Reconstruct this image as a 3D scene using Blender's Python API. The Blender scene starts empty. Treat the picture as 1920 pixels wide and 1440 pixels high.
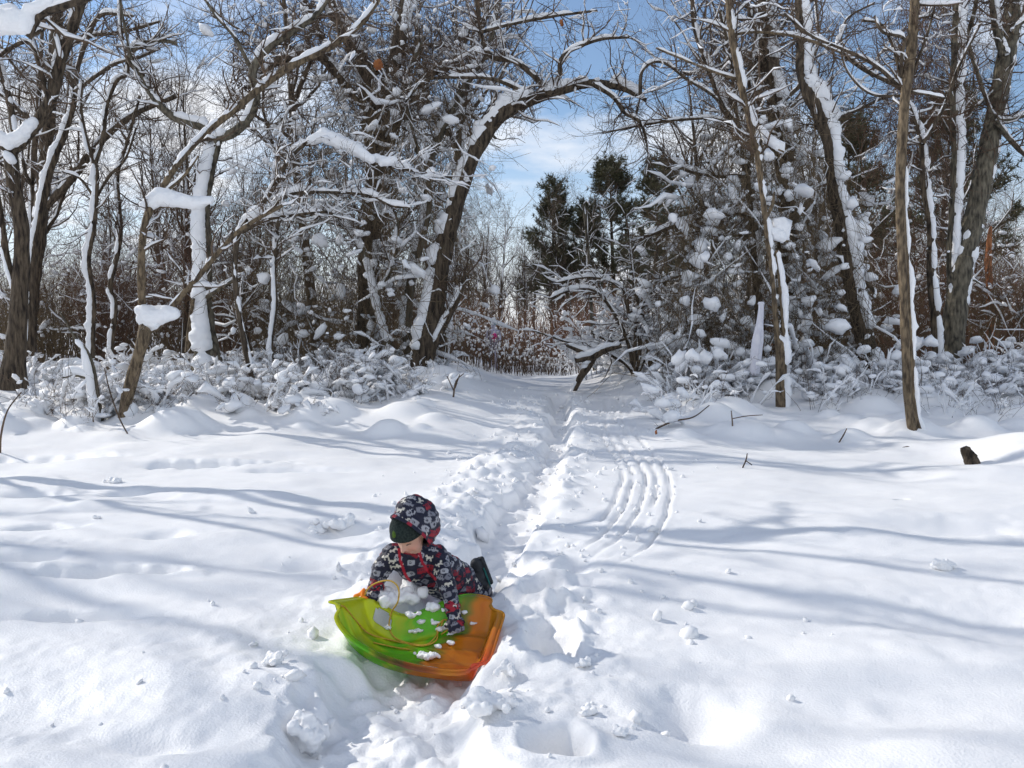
import bpy, bmesh, math, random
import numpy as np
from mathutils import Vector, Matrix

# ------------------------------------------------------------------ camera, sky, sun, exposure
SC = bpy.context.scene
COL = SC.collection
R = math.radians
F = 1553.0; HZ = 630.0; CAMZ = 1.5           # focal length and eye level, in pixels of the 1920x1440 photograph
PITCH = math.atan((720 - HZ) / F)
cam = bpy.data.objects.new('camera', bpy.data.cameras.new('camera'))
COL.objects.link(cam)
cam.location = (0, 0, CAMZ)
cam.rotation_euler = (math.pi / 2 - PITCH, 0, 0)
cam.data.sensor_fit = 'HORIZONTAL'; cam.data.sensor_width = 36
cam.data.lens = 36 * F / 1920
cam.data.clip_end = 2000; cam.data.clip_start = 0.05
SC.camera = cam

SUN_EL, SUN_AZ = R(31), R(-62)               # azimuth measured from +Y towards +X: the sun stands left, a little beyond the trees
sd = Vector((math.sin(SUN_AZ) * math.cos(SUN_EL), math.cos(SUN_AZ) * math.cos(SUN_EL), math.sin(SUN_EL)))
sun = bpy.data.objects.new('sun', bpy.data.lights.new('sun', 'SUN'))
COL.objects.link(sun)
sun.data.energy = 3.4; sun.data.angle = R(0.53); sun.data.color = (1.0, 0.95, 0.87)
sun.rotation_euler = (-sd).to_track_quat('-Z', 'Y').to_euler()
sun.location = sd * 60

W = bpy.data.worlds.new('World'); SC.world = W; W.use_nodes = True
nt = W.node_tree; nt.nodes.clear()
def nn(t, kind, **kw):
    n = t.nodes.new(kind)
    for k, v in kw.items():
        if k in n.inputs: n.inputs[k].default_value = v
        else: setattr(n, k, v)
    return n
out = nn(nt, 'ShaderNodeOutputWorld'); bg = nn(nt, 'ShaderNodeBackground')
sky = nn(nt, 'ShaderNodeTexSky', sky_type='NISHITA', sun_disc=False)
sky.sun_elevation = SUN_EL; sky.sun_rotation = SUN_AZ; sky.air_density = 1.0; sky.dust_density = 0.12; sky.ozone_density = 3.0
bg.inputs['Strength'].default_value = 0.135
# clouds over the whole sky: direction projected on a high flat layer
tc = nn(nt, 'ShaderNodeTexCoord'); sep = nn(nt, 'ShaderNodeSeparateXYZ')
nt.links.new(tc.outputs['Generated'], sep.inputs[0])
mx = nn(nt, 'ShaderNodeMath', operation='MAXIMUM'); mx.inputs[1].default_value = 0.0
nt.links.new(sep.outputs['Z'], mx.inputs[0])
ad = nn(nt, 'ShaderNodeMath', operation='ADD'); ad.inputs[1].default_value = 0.16
nt.links.new(mx.outputs[0], ad.inputs[0])
vd = nn(nt, 'ShaderNodeVectorMath', operation='DIVIDE')
cmb = nn(nt, 'ShaderNodeCombineXYZ')
for k in range(3): nt.links.new(ad.outputs[0], cmb.inputs[k])
nt.links.new(tc.outputs['Generated'], vd.inputs[0]); nt.links.new(cmb.outputs[0], vd.inputs[1])
no = nn(nt, 'ShaderNodeTexNoise'); no.inputs['Scale'].default_value = 0.85; no.inputs['Detail'].default_value = 7; no.inputs['Roughness'].default_value = 0.55
mp = nn(nt, 'ShaderNodeMapping'); mp.inputs['Location'].default_value = (3.3, 1.2, 0.0)
nt.links.new(vd.outputs[0], mp.inputs[0]); nt.links.new(mp.outputs[0], no.inputs['Vector'])
rp = nn(nt, 'ShaderNodeValToRGB'); rp.color_ramp.elements[0].position = 0.485; rp.color_ramp.elements[1].position = 0.62; rp.color_ramp.elements[0].color = (0.04, 0.04, 0.04, 1)
nt.links.new(no.outputs['Fac'], rp.inputs[0])
mixc = nn(nt, 'ShaderNodeMix', data_type='RGBA')
hzr = nn(nt, 'ShaderNodeMapRange'); hzr.inputs['From Min'].default_value = 0.22; hzr.inputs['From Max'].default_value = 0.03; hzr.inputs['To Min'].default_value = 0.0; hzr.inputs['To Max'].default_value = 0.9
nt.links.new(mx.outputs[0], hzr.inputs['Value'])
fmx = nn(nt, 'ShaderNodeMath', operation='MAXIMUM'); nt.links.new(rp.outputs[0], fmx.inputs[0]); nt.links.new(hzr.outputs[0], fmx.inputs[1])
nt.links.new(fmx.outputs[0], mixc.inputs['Factor'])
nt.links.new(sky.outputs[0], mixc.inputs[6]); mixc.inputs[7].default_value = (7.0, 7.2, 7.6, 1)
nt.links.new(mixc.outputs[2], bg.inputs['Color']); nt.links.new(bg.outputs[0], out.inputs[0])

SC.view_settings.view_transform = 'Standard'; SC.view_settings.look = 'None'
SC.view_settings.exposure = 0.06; SC.view_settings.gamma = 1.0; SC.view_settings.use_curve_mapping = False
SC.render.engine = 'CYCLES'
SC.cycles.max_bounces = 5; SC.cycles.diffuse_bounces = 2; SC.cycles.glossy_bounces = 2
SC.cycles.transparent_max_bounces = 8; SC.cycles.caustics_reflective = False; SC.cycles.caustics_refractive = False
SC.cycles.use_denoising = True; SC.cycles.use_adaptive_sampling = True; SC.cycles.adaptive_threshold = 0.03; SC.cycles.debug_use_spatial_splits = True

# ------------------------------------------------------------------ helpers
rng = np.random.default_rng(11)
def _h(ix, iy, iz, s):
    n = (ix.astype(np.int64) * 374761393 + iy.astype(np.int64) * 668265263 + iz.astype(np.int64) * 2147483647 + s * 974634541) & 0xFFFFFFFF
    n = ((n ^ (n >> 13)) * 1274126177) & 0xFFFFFFFF
    n = n ^ (n >> 16)
    return (n & 0xFFFFFF) / float(0xFFFFFF) * 2 - 1
def noise(p, s=0):
    """value noise in -1..1 for points (...,3)"""
    p = np.asarray(p, float)
    i = np.floor(p).astype(np.int64); f = p - i; f = f * f * f * (f * (f * 6 - 15) + 10)
    x, y, z = i[..., 0], i[..., 1], i[..., 2]; fx, fy, fz = f[..., 0], f[..., 1], f[..., 2]
    def L(a, b, t): return a + (b - a) * t
    a = L(L(_h(x, y, z, s), _h(x + 1, y, z, s), fx), L(_h(x, y + 1, z, s), _h(x + 1, y + 1, z, s), fx), fy)
    b = L(L(_h(x, y, z + 1, s), _h(x + 1, y, z + 1, s), fx), L(_h(x, y + 1, z + 1, s), _h(x + 1, y + 1, z + 1, s), fx), fy)
    return L(a, b, fz)
def noise2(x, y, s=0):
    i = np.floor(x).astype(np.int64); j = np.floor(y).astype(np.int64)
    fx = x - i; fy = y - j; fx = fx * fx * fx * (fx * (fx * 6 - 15) + 10); fy = fy * fy * fy * (fy * (fy * 6 - 15) + 10)
    z = np.zeros_like(i)
    a = _h(i, j, z, s); b = _h(i + 1, j, z, s); c = _h(i, j + 1, z, s); d = _h(i + 1, j + 1, z, s)
    u = a + (b - a) * fx; v = c + (d - c) * fx
    return u + (v - u) * fy
def fbm2(x, y, o=4, s=0):
    t = 0; a = 1.0
    for k in range(o):
        t = t + a * noise2(x * 2 ** k + 17.3 * k, y * 2 ** k - 9.1 * k, s + k); a *= 0.5
    return t
def fbm(p, o=3, s=0):
    t = 0; a = 1.0
    for k in range(o):
        t = t + a * noise(p * 2 ** k + 13.7 * k, s + k); a *= 0.5
    return t
def ss(a, b, x):
    t = np.clip((x - a) / (b - a), 0, 1); return t * t * (3 - 2 * t)
def nrm(v): return v / np.maximum(np.linalg.norm(v, axis=-1, keepdims=True), 1e-9)

CP, SP = math.cos(PITCH), math.sin(PITCH)
def at(px, py, Y):
    """the point at depth Y seen at a photograph pixel"""
    a = (px - 960) / F; b = -(py - 720) / F
    d = np.array([a, CP + b * SP, -SP + b * CP])
    return np.array([0, 0, CAMZ]) + d * (Y / d[1])
def pix(p):
    p = np.asarray(p, float) - np.array([0, 0, CAMZ])
    f = p[..., 1] * CP - p[..., 2] * SP; u = p[..., 1] * SP + p[..., 2] * CP
    return np.stack([960 + F * p[..., 0] / f, 720 - F * u / f], -1)

def mesh(name, V, Q=None, T=None, smooth=True):
    V = np.ascontiguousarray(V, dtype=np.float32).reshape(-1, 3)
    Q = np.zeros((0, 4), np.int32) if Q is None else np.asarray(Q, np.int32).reshape(-1, 4)
    T = np.zeros((0, 3), np.int32) if T is None else np.asarray(T, np.int32).reshape(-1, 3)
    me = bpy.data.meshes.new(name)
    me.vertices.add(len(V)); me.vertices.foreach_set('co', V.ravel())
    nl = Q.size + T.size
    me.loops.add(nl); me.loops.foreach_set('vertex_index', np.concatenate([Q.ravel(), T.ravel()]).astype(np.int32))
    npoly = len(Q) + len(T); me.polygons.add(npoly)
    st = np.concatenate([np.arange(len(Q)) * 4, Q.size + np.arange(len(T)) * 3]).astype(np.int32)
    me.polygons.foreach_set('loop_start', st)
    me.polygons.foreach_set('use_smooth', np.full(npoly, smooth, dtype=bool))
    me.update(calc_edges=True)
    return me
def tag(o, label=None, cat=None, group=None, kind=None):
    if label: o['label'] = label
    if cat: o['category'] = cat
    if group: o['group'] = group
    if kind: o['kind'] = kind
    return o
def obj(name, me, mat=None, parent=None):
    o = bpy.data.objects.new(name, me); COL.objects.link(o)
    if mat is not None and me is not None and not me.materials: me.materials.append(mat)
    if parent is not None: o.parent = parent
    return o
def empty(name, loc=(0, 0, 0)):
    o = bpy.data.objects.new(name, None); o.location = loc; o.empty_display_size = 0.2; COL.objects.link(o); return o
def copy_tree(o, parent=None):
    c = o.copy(); COL.objects.link(c)
    if parent is not None: c.parent = parent
    for ch in o.children: copy_tree(ch, c)
    return c

def frames(P):
    T = np.gradient(P, axis=1); T = nrm(T)
    m = np.abs(T.mean(1)); k = np.argmin(m, axis=1)
    ref = np.eye(3)[k][:, None, :]
    U = nrm(np.cross(T, np.broadcast_to(ref, T.shape))); Wv = np.cross(T, U)
    return T, U, Wv
def tubes(P, Rr, sides=3):
    """P (N,K,3) centre lines, Rr (N,K) radii -> vertices, quads"""
    P = np.asarray(P, float); Rr = np.asarray(Rr, float)
    N, K, _ = P.shape
    T, U, Wv = frames(P)
    a = np.arange(sides) * 2 * np.pi / sides
    V = P[:, :, None, :] + Rr[:, :, None, None] * (np.cos(a)[:, None] * U[:, :, None, :] + np.sin(a)[:, None] * Wv[:, :, None, :])
    idx = np.arange(N * K * sides).reshape(N, K, sides); nx = np.roll(idx, -1, axis=2)
    Q = np.stack([idx[:, :-1], nx[:, :-1], nx[:, 1:], idx[:, 1:]], -1).reshape(-1, 4)
    return V.reshape(-1, 3), Q
def join(parts):
    Vs, Qs, o = [], [], 0
    for V, Q in parts:
        if len(V) == 0: continue
        Vs.append(V); Qs.append(Q + o); o += len(V)
    if not Vs: return np.zeros((0, 3)), np.zeros((0, 4), int)
    return np.concatenate(Vs), np.concatenate(Qs)
def resample(P, Rr, step):
    P = np.asarray(P, float); Rr = np.asarray(Rr, float)
    # Catmull-Rom through the traced points, then even spacing
    E = np.vstack([2 * P[0] - P[1], P, 2 * P[-1] - P[-2]]); out = []; ro = []
    for i in range(len(P) - 1):
        p0, p1, p2, p3 = E[i:i + 4]; n = 10
        t = np.linspace(0, 1, n, endpoint=False)[:, None]
        out.append(0.5 * (2 * p1 + (p2 - p0) * t + (2 * p0 - 5 * p1 + 4 * p2 - p3) * t ** 2 + (3 * p1 - p0 - 3 * p2 + p3) * t ** 3))
        ro.append(Rr[i] + (Rr[i + 1] - Rr[i]) * t[:, 0])
    out.append(P[-1:]); ro.append(Rr[-1:])
    C = np.concatenate(out); rr = np.concatenate(ro)
    s = np.concatenate([[0], np.cumsum(np.linalg.norm(np.diff(C, axis=0), axis=1))])
    n = max(3, int(s[-1] / step) + 1); u = np.linspace(0, s[-1], n)
    return np.stack([np.interp(u, s, C[:, k]) for k in range(3)], -1), np.interp(u, s, rr)
UP = np.array([0, 0, 1.0])
def snow_loaf(P, Rr, amt=1.0, wind=(0, 0, 0), gap=-0.35, sides=8, seed=0, hmax=0.12, hk=0.9):
    """snow lying along one branch (K,3): on top where it runs level, plastered to windward where it stands"""
    P = np.asarray(P, float)[None]; r = np.asarray(Rr, float)[None]
    T, _, _ = frames(P)
    up = UP - (T @ UP)[..., None] * T; hz = np.linalg.norm(up, axis=-1)
    w = np.asarray(wind, float); wl = np.linalg.norm(w); wp = w - (T @ w)[..., None] * T
    n = nrm(up * 1.3 * hz[..., None] + wp)
    s = np.linspace(0, 1, P.shape[1])[None]
    nz = fbm(P * 3.2 + seed * 7.7, 3, seed % 50) + .22 * noise(P * 14.0 + seed, 7)
    nz2 = noise(P * 9.0 + seed * 3.1, seed % 31)
    cover = ss(gap, gap + 0.3, nz) * ss(0, 0.05, s) * ss(0, 0.05, 1 - s)
    h = (hk * hz ** 1.5 + 0.55 * wl * (1 - hz)) * amt * (0.35 * r + hmax * 0.5) * (0.75 + 0.6 * nz + 0.12 * nz2)
    h = np.clip(h, 0, hmax * amt * 1.5) * cover
    b = (r * 0.9 + h) / 2; a = r * (0.8 + 0.25 * hz) * np.clip(h / (0.3 * r + 1e-4), 0, 1) ** 0.5 + 0.22 * h
    c = P + n * (b + 0.05 * r)[..., None]
    side = nrm(np.cross(T, n))
    ang = np.arange(sides) * 2 * np.pi / sides
    V = c[:, :, None, :] + b[:, :, None, None] * np.cos(ang)[:, None] * n[:, :, None, :] + a[:, :, None, None] * np.sin(ang)[:, None] * side[:, :, None, :]
    K = P.shape[1]
    idx = np.arange(K * sides).reshape(1, K, sides); nx = np.roll(idx, -1, axis=2)
    Q = np.stack([idx[:, :-1], nx[:, :-1], nx[:, 1:], idx[:, 1:]], -1).reshape(-1, 4)
    V = V.reshape(-1, 3)
    hv = np.repeat(h.ravel(), sides); V = V + nrm(V - np.repeat(P[0], sides, 0)) * ((noise(V * 11.0, 5) * .26 + noise(V * 27.0, 3) * 0.16) * hv)[:, None]
    return V, Q
def twig_snow(P, Rr, amt, frac, seed=0, lo=0.35, sides=4, hh=0.018):
    """snow ridges on many twigs (N,K,3): only where they run fairly level"""
    g = np.random.default_rng(seed)
    sel = g.random(len(P)) < frac
    P = P[sel]; r = Rr[sel]
    if len(P) == 0: return np.zeros((0, 3)), np.zeros((0, 4), int)
    T, _, _ = frames(P); hz = np.sqrt(np.clip(1 - T[..., 2] ** 2, 0, 1))
    keep = hz.mean(1) > lo; P = P[keep]; r = r[keep]; hz = hz[keep]
    if len(P) == 0: return np.zeros((0, 3)), np.zeros((0, 4), int)
    h = (hh + 0.6 * r) * amt * hz ** 2 * np.clip(g.normal(0.9, 0.55, P.shape[:2]), 0.05, 2.2)
    h[:, -1] *= 0.2; h[:, 0] *= 0.4
    return tubes(P + UP * (r * 0.5 + h * 0.6)[..., None], h * 0.85 + 0.3 * r, sides)
def grow(P, Rr, n, length, spread=0.9, up=0.15, curl=0.35, K=5, r0=0.45, t0=0.15, g=None, rmin=0.0025, droop=0.0, tpow=1.0):
    """n side shoots from the lines P (N,K,3); returns their lines and radii"""
    g = g or rng
    N, KK, _ = P.shape
    seg = np.linalg.norm(np.diff(P, axis=1), axis=2).sum(1); pr = seg / seg.sum()
    i = g.choice(N, n, p=pr); t = t0 + (1 - t0) * g.random(n) ** tpow
    x = t * (KK - 1); k = np.minimum(x.astype(int), KK - 2); f = (x - k)[:, None]
    base = P[i, k] * (1 - f) + P[i, k + 1] * f; rb = Rr[i, k] * (1 - f[:, 0]) + Rr[i, k + 1] * f[:, 0]
    tan = nrm(P[i, k + 1] - P[i, k]); q = nrm(g.normal(size=(n, 3)))
    d = nrm(tan * (1 - spread * 0.5) + q * spread + UP * up)
    L = length * g.uniform(0.45, 1.25, n)
    pts = [base]; st = (L / (K - 1))[:, None]
    for j in range(K - 1):
        pts.append(pts[-1] + d * st)
        d = nrm(d + g.normal(size=(n, 3)) * curl + UP * (up * 0.5 - droop))
    r = np.maximum(rb * r0, rmin)[:, None] * np.linspace(1, 0.35, K)[None]
    return np.stack(pts, 1), r

# ------------------------------------------------------------------ materials
def mat(name):
    m = bpy.data.materials.new(name); m.use_nodes = True
    t = m.node_tree; b = t.nodes['Principled BSDF']; return m, t, b
def noise_mat(name, c1, c2, scale=8, rough=0.85, bump=0.4, bscale=40, stretch=(1, 1, 1), detail=5, dist=0.02, spec=0.3):
    m, t, b = mat(name)
    tc = nn(t, 'ShaderNodeTexCoord'); mp = nn(t, 'ShaderNodeMapping'); mp.inputs['Scale'].default_value = stretch
    t.links.new(tc.outputs['Object'], mp.inputs[0])
    n = nn(t, 'ShaderNodeTexNoise'); n.inputs['Scale'].default_value = scale; n.inputs['Detail'].default_value = min(detail, 3)
    t.links.new(mp.outputs[0], n.inputs['Vector'])
    rmp = nn(t, 'ShaderNodeValToRGB'); e = rmp.color_ramp.elements
    e[0].position = 0.34; e[1].position = 0.66; e[0].color = (*c1, 1); e[1].color = (*c2, 1)
    t.links.new(n.outputs['Fac'], rmp.inputs[0]); t.links.new(rmp.outputs[0], b.inputs['Base Color'])
    b.inputs['Roughness'].default_value = rough; b.inputs['Specular IOR Level'].default_value = spec
    if bump:
        n2 = nn(t, 'ShaderNodeTexNoise'); n2.inputs['Scale'].default_value = bscale; n2.inputs['Detail'].default_value = 3
        t.links.new(mp.outputs[0], n2.inputs['Vector'])
        bp = nn(t, 'ShaderNodeBump'); bp.inputs['Strength'].default_value = bump; bp.inputs['Distance'].default_value = dist
        t.links.new(n2.outputs['Fac'], bp.inputs['Height']); t.links.new(bp.outputs[0], b.inputs['Normal'])
    return m
SNOW = noise_mat('snow', (0.885, 0.88, 0.88), (0.915, 0.91, 0.908), scale=1.3, rough=0.55, bump=0.32, bscale=85, dist=0.012, spec=0.4)
SNOWT = noise_mat('tree_snow', (0.86, 0.87, 0.89), (0.90, 0.90, 0.915), scale=6, rough=0.7, bump=0.5, bscale=45, dist=0.02, spec=0.25)
BARK = noise_mat('dark_bark', (0.022, 0.016, 0.012), (0.135, 0.102, 0.070), scale=17, bump=1.0, bscale=26, stretch=(1, 1, 0.22), dist=0.05)
BARKL = noise_mat('sapling_bark', (0.050, 0.036, 0.024), (0.215, 0.160, 0.100), scale=24, bump=0.8, bscale=40, stretch=(1, 1, 0.3), dist=0.025)
BARKG = noise_mat('grey_bark', (0.040, 0.035, 0.027), (0.19, 0.165, 0.120), scale=16, bump=0.9, bscale=24, stretch=(1, 1, 0.25), dist=0.04)
TWIG = noise_mat('twig', (0.055, 0.038, 0.027), (0.145, 0.100, 0.068), scale=3, bump=0)
TWIGR = noise_mat('red_twig', (0.075, 0.040, 0.026), (0.16, 0.090, 0.055), scale=2.5, bump=0)
VINE = noise_mat('vine', (0.075, 0.055, 0.034), (0.20, 0.145, 0.085), scale=2.5, bump=0)
REED = noise_mat('reed', (0.11, 0.055, 0.035), (0.23, 0.125, 0.075), scale=2.2, bump=0)
FARTWIG = noise_mat('far_twig', (0.075, 0.055, 0.042), (0.18, 0.132, 0.098), scale=1.5, bump=0)
NEEDLE = noise_mat('pine_needle', (0.055, 0.058, 0.032), (0.12, 0.112, 0.060), scale=1.8, bump=0, rough=0.6)
STUMPO = noise_mat('orange_wood', (0.22, 0.075, 0.03), (0.42, 0.17, 0.07), scale=9, bump=0.7, bscale=30, stretch=(1, 1, 0.3))
LEAF = noise_mat('dead_leaf', (0.17, 0.055, 0.02), (0.30, 0.11, 0.035), scale=14, bump=0.2)
CLOTH = noise_mat('white_cloth', (0.72, 0.71, 0.78), (0.82, 0.81, 0.86), scale=10, bump=0.3, bscale=120, dist=0.005)

# ------------------------------------------------------------------ sled surface (the snow is shaped round it)
def catmull(pts, n):
    P = np.array([at(*p) for p in pts]); Pr, _ = resample(P, np.ones(len(P)), .004)
    i = np.linspace(0, len(Pr) - 1, n); return np.stack([np.interp(i, np.arange(len(Pr)), Pr[:, k]) for k in range(3)], -1)
NU, NV = 97, 57
rimN = catmull([(612, 1127, 4.10), (650, 1183, 4.02), (700, 1219, 3.97), (750, 1239, 3.95), (800, 1251, 3.93), (850, 1257, 3.93), (906, 1253, 3.95)], NU)
rimF = catmull([(687, 1117, 4.42), (720, 1137, 4.37), (762, 1153, 4.34), (815, 1134, 4.37), (870, 1115, 4.40), (915, 1119, 4.40), (944, 1133, 4.36)], NU)
u = np.linspace(0, 1, NU)[:, None]; v = np.linspace(0, 1, NV)[None]
S = rimN[:, None, :] * (1 - v[..., None]) + rimF[:, None, :] * v[..., None]
vv = np.clip((v - .5) * 1.0 + .5, 0, 1)
pv = ss(.01, .15, v) * ss(.01, .24, 1 - v); pu = ss(.005, .13, u) * ss(.005, .10, 1 - u)
prof = pv * pu
ribs = .006 * np.exp(-(((v - .32) / .025) ** 2)) + .006 * np.exp(-(((v - .68) / .025) ** 2)) + .005 * np.exp(-(((v - .5) / .02) ** 2))
ax_n = np.array([0.05, 0.10, -1.0])
S = S + ax_n * (prof * .118 - ribs * prof)[..., None]
# rounded corners and a lip turned outwards
lipn = np.exp(-((v) / .018) ** 2); lipf = np.exp(-((1 - v) / .018) ** 2); lipl = np.exp(-((u) / .010) ** 2); lipr = np.exp(-((1 - u) / .010) ** 2)
S = S + (lipn[..., None] * np.array([0, -.022, -.012])) + (lipf[..., None] * np.array([0, .022, -.010])) + (lipl[..., None] * np.array([-.02, 0, -.008])) + (lipr[..., None] * np.array([.02, -.004, -.008]))
corner = (np.exp(-((u / .06) ** 2)) + np.exp(-(((1 - u) / .06) ** 2))) * (np.exp(-((v / .08) ** 2)) + np.exp(-(((1 - v) / .08) ** 2)))
S = S + corner[..., None] * .16 * (S.mean((0, 1)) - S) * np.array([1, 1, .25])
# the snow is pressed down under the sled
def press(X, Yc, Z):
    k = np.where((X > S[..., 0].min() - .05) & (X < S[..., 0].max() + .05) & (Yc > S[..., 1].min() - .05) & (Yc < S[..., 1].max() + .05))
    A = S[::2, ::2].reshape(-1, 3); x = X[k]; y = Yc[k]; z = Z[k]; lo = np.full(len(x), 9.0)
    for q in range(0, len(x), 2000):
        d = (x[q:q + 2000, None] - A[None, :, 0]) ** 2 + (y[q:q + 2000, None] - A[None, :, 1]) ** 2
        lo[q:q + 2000] = np.where(d < .022 ** 2, A[None, :, 2], 9.0).min(1)
    Z[k] = np.minimum(z, lo - .018); return Z

# ------------------------------------------------------------------ ground: one snow sheet
def base_ground(x, y):
    x = np.asarray(x, float); y = np.asarray(y, float)
    rise = ss(10.0, 19.0, y)
    xc = 0.95 - 0.035 * np.maximum(y - 19, 0) - 0.25 * ss(13, 8, y)
    cor = np.exp(-(((x - xc) / 1.75) ** 4))
    z = rise * (0.66 - 0.43 * cor) + 0.004 * np.maximum(y - 19, 0) * (1 - 0.5 * cor)
    z = z + 0.25 * np.exp(-(((x + 1.55) / 0.8) ** 2) - ((y - 16.6) / 2.0) ** 2) * 0.8
    z = z + 0.05 * fbm2(x * 0.45, y * 0.45, 2, 4) + 0.05 * ss(4, 12, y) * fbm2(x * 0.9, y * 0.9, 2, 8)
    # snow-buried log and drift at the right
    z = z + 0.34 * np.exp(-(((x - 6.45) / 0.65) ** 2) - ((y - 10.2) / 0.9) ** 2) + 0.14 * np.exp(-(((x - 5.2) / 0.8) ** 2) - ((y - 8.9) / 0.5) ** 2)
    return z
def gnd(px, py, f=None):
    """where the ray through a photograph pixel meets the undisturbed snow"""
    a = (px - 960) / F; b = -(py - 720) / F
    d = np.array([a, CP + b * SP, -SP + b * CP]); o = np.array([0, 0, CAMZ])
    ts = np.geomspace(1.0, 90, 1500); P = o + d * ts[:, None]
    below = P[:, 2] < (f or base_ground)(P[:, 0], P[:, 1])
    i = int(np.argmax(below)) if below.any() else len(ts) - 1
    return P[i]
def polydist(x, y, pts):
    """distance, signed side and parameter along a polyline, for arrays"""
    best = np.full(x.shape, 1e9); side = np.zeros(x.shape); par = np.zeros(x.shape)
    for i in range(len(pts) - 1):
        ax, ay = pts[i][:2]; bx, by = pts[i + 1][:2]
        dx, dy = bx - ax, by - ay; L2 = dx * dx + dy * dy + 1e-12
        t = np.clip(((x - ax) * dx + (y - ay) * dy) / L2, 0, 1)
        qx = x - ax - t * dx; qy = y - ay - t * dy; d = np.sqrt(qx * qx + qy * qy)
        m = d < best
        best = np.where(m, d, best); side = np.where(m, np.sign(dx * qy - dy * qx), side); par = np.where(m, i + t, par)
    return best, side, par
def smooth_poly(pts, n=60):
    P, _ = resample(np.array([[p[0], p[1], 0] for p in pts]), np.ones(len(pts)), 0.08)
    return P
TRENCH = smooth_poly([gnd(*p) for p in [(1048, 735), (1047, 760), (1046, 800), (1035, 850), (1005, 905), (965, 965), (925, 1030), (880, 1085), (825, 1150), (780, 1215), (735, 1310), (700, 1440), (690, 1640)]])
TRACK = smooth_poly([gnd(*p) for p in [(1148, 745), (1150, 765), (1155, 800), (1172, 835), (1200, 868), (1212, 900), (1204, 940), (1175, 985), (1125, 1030), (1070, 1062), (1000, 1090)]])
g0 = np.random.default_rng(5)
HOLES = []   # x, y, rx, ry, depth, sharpness
for px, py, rx, ry, dep, sh in [(1050, 1392, .115, .12, .20, 3.0), (1300, 1335, .19, .22, .15, 1.0), (1395, 1345, .22, .22, -.05, 1.2), (1235, 1350, .15, .22, -.05, 1.2), (1035, 1195, .13, .22, .16, 3.0), (1020, 1105, .13, .20, .12, 2.5),
        (1075, 1060, .12, .16, .08, 2), (985, 1060, .12, .2, .08, 2), (230, 1070, .42, .09, .07, 2.5), (140, 1077, .25, .06, .05, 2.5), (75, 985, .22, .10, .08, 2), (135, 1155, .40, .08, .05, 2), (30, 1040, .25, .12, .08, 2), (300, 1000, .2, .1, .04, 1.5),
        (420, 870, .7, .16, .06, 2.5), (330, 870, .5, .14, .06, 2), (560, 880, .5, .14, .05, 2), (100, 860, .9, .2, .06, 2), (600, 1060, .3, .12, .05, 2), (300, 1390, .22, .10, .04, 1.5), (90, 1320, .5, .3, .05, 1.2), (640, 990, .25, .16, .07, 1.5),
        (240, 925, .2, .12, .05, 2), (55, 925, .3, .12, .05, 1.5), (150, 950, .25, .14, -.06, 1.2), (470, 930, .5, .2, -.05, 1.1), (320, 1290, .6, .4, -.06, 1.0), (1500, 1150, .7, .4, .05, 1.0), (1700, 1230, .6, .4, -.04, 1.0), (1600, 1330, .7, .3, .05, 1.0), (1690, 935, .06, .04, .10, 3),
        (1760, 1420, .5, .3, -.05, 1.0), (1560, 1010, .6, .3, -.04, 1.0), (1850, 1170, .5, .4, .05, 1.0), (1330, 1010, .7, .3, .05, 1.0), (1800, 985, .6, .25, .08, 1.2), (740, 1128, .17, .16, -.15, 1.5), (690, 1135, .13, .1, -.06, 1.5), (930, 1330, .10, .08, -.03, 2.0), (925, 1262, .20, .16, .07, 1.3)]:
    c = gnd(px, py); HOLES.append((c[0], c[1], rx, ry, dep * (1.9 if px < 680 and dep > 0 else 1.0), sh))
HOLES.append((-0.55, 3.72, 0.42, 0.26, 0.03, 1.6)); HOLES.append((-0.45, 4.12, 0.5, 0.3, 0.03, 2.0))
LUMPS = []
for _ in range(420):     # snow-buried brush along the foot of the trees
    px = g0.uniform(-250, 2170); 
    if 830 < px < 1250: continue
    Y = g0.uniform(12.2, 22) if px < 830 else g0.uniform(11.8, 22)
    X = (px - 960) / F * Y; s = g0.uniform(.12, .42); LUMPS.append((X, Y, s, s * g0.uniform(.6, 1.0), g0.uniform(.35, .75) * s))
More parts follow.
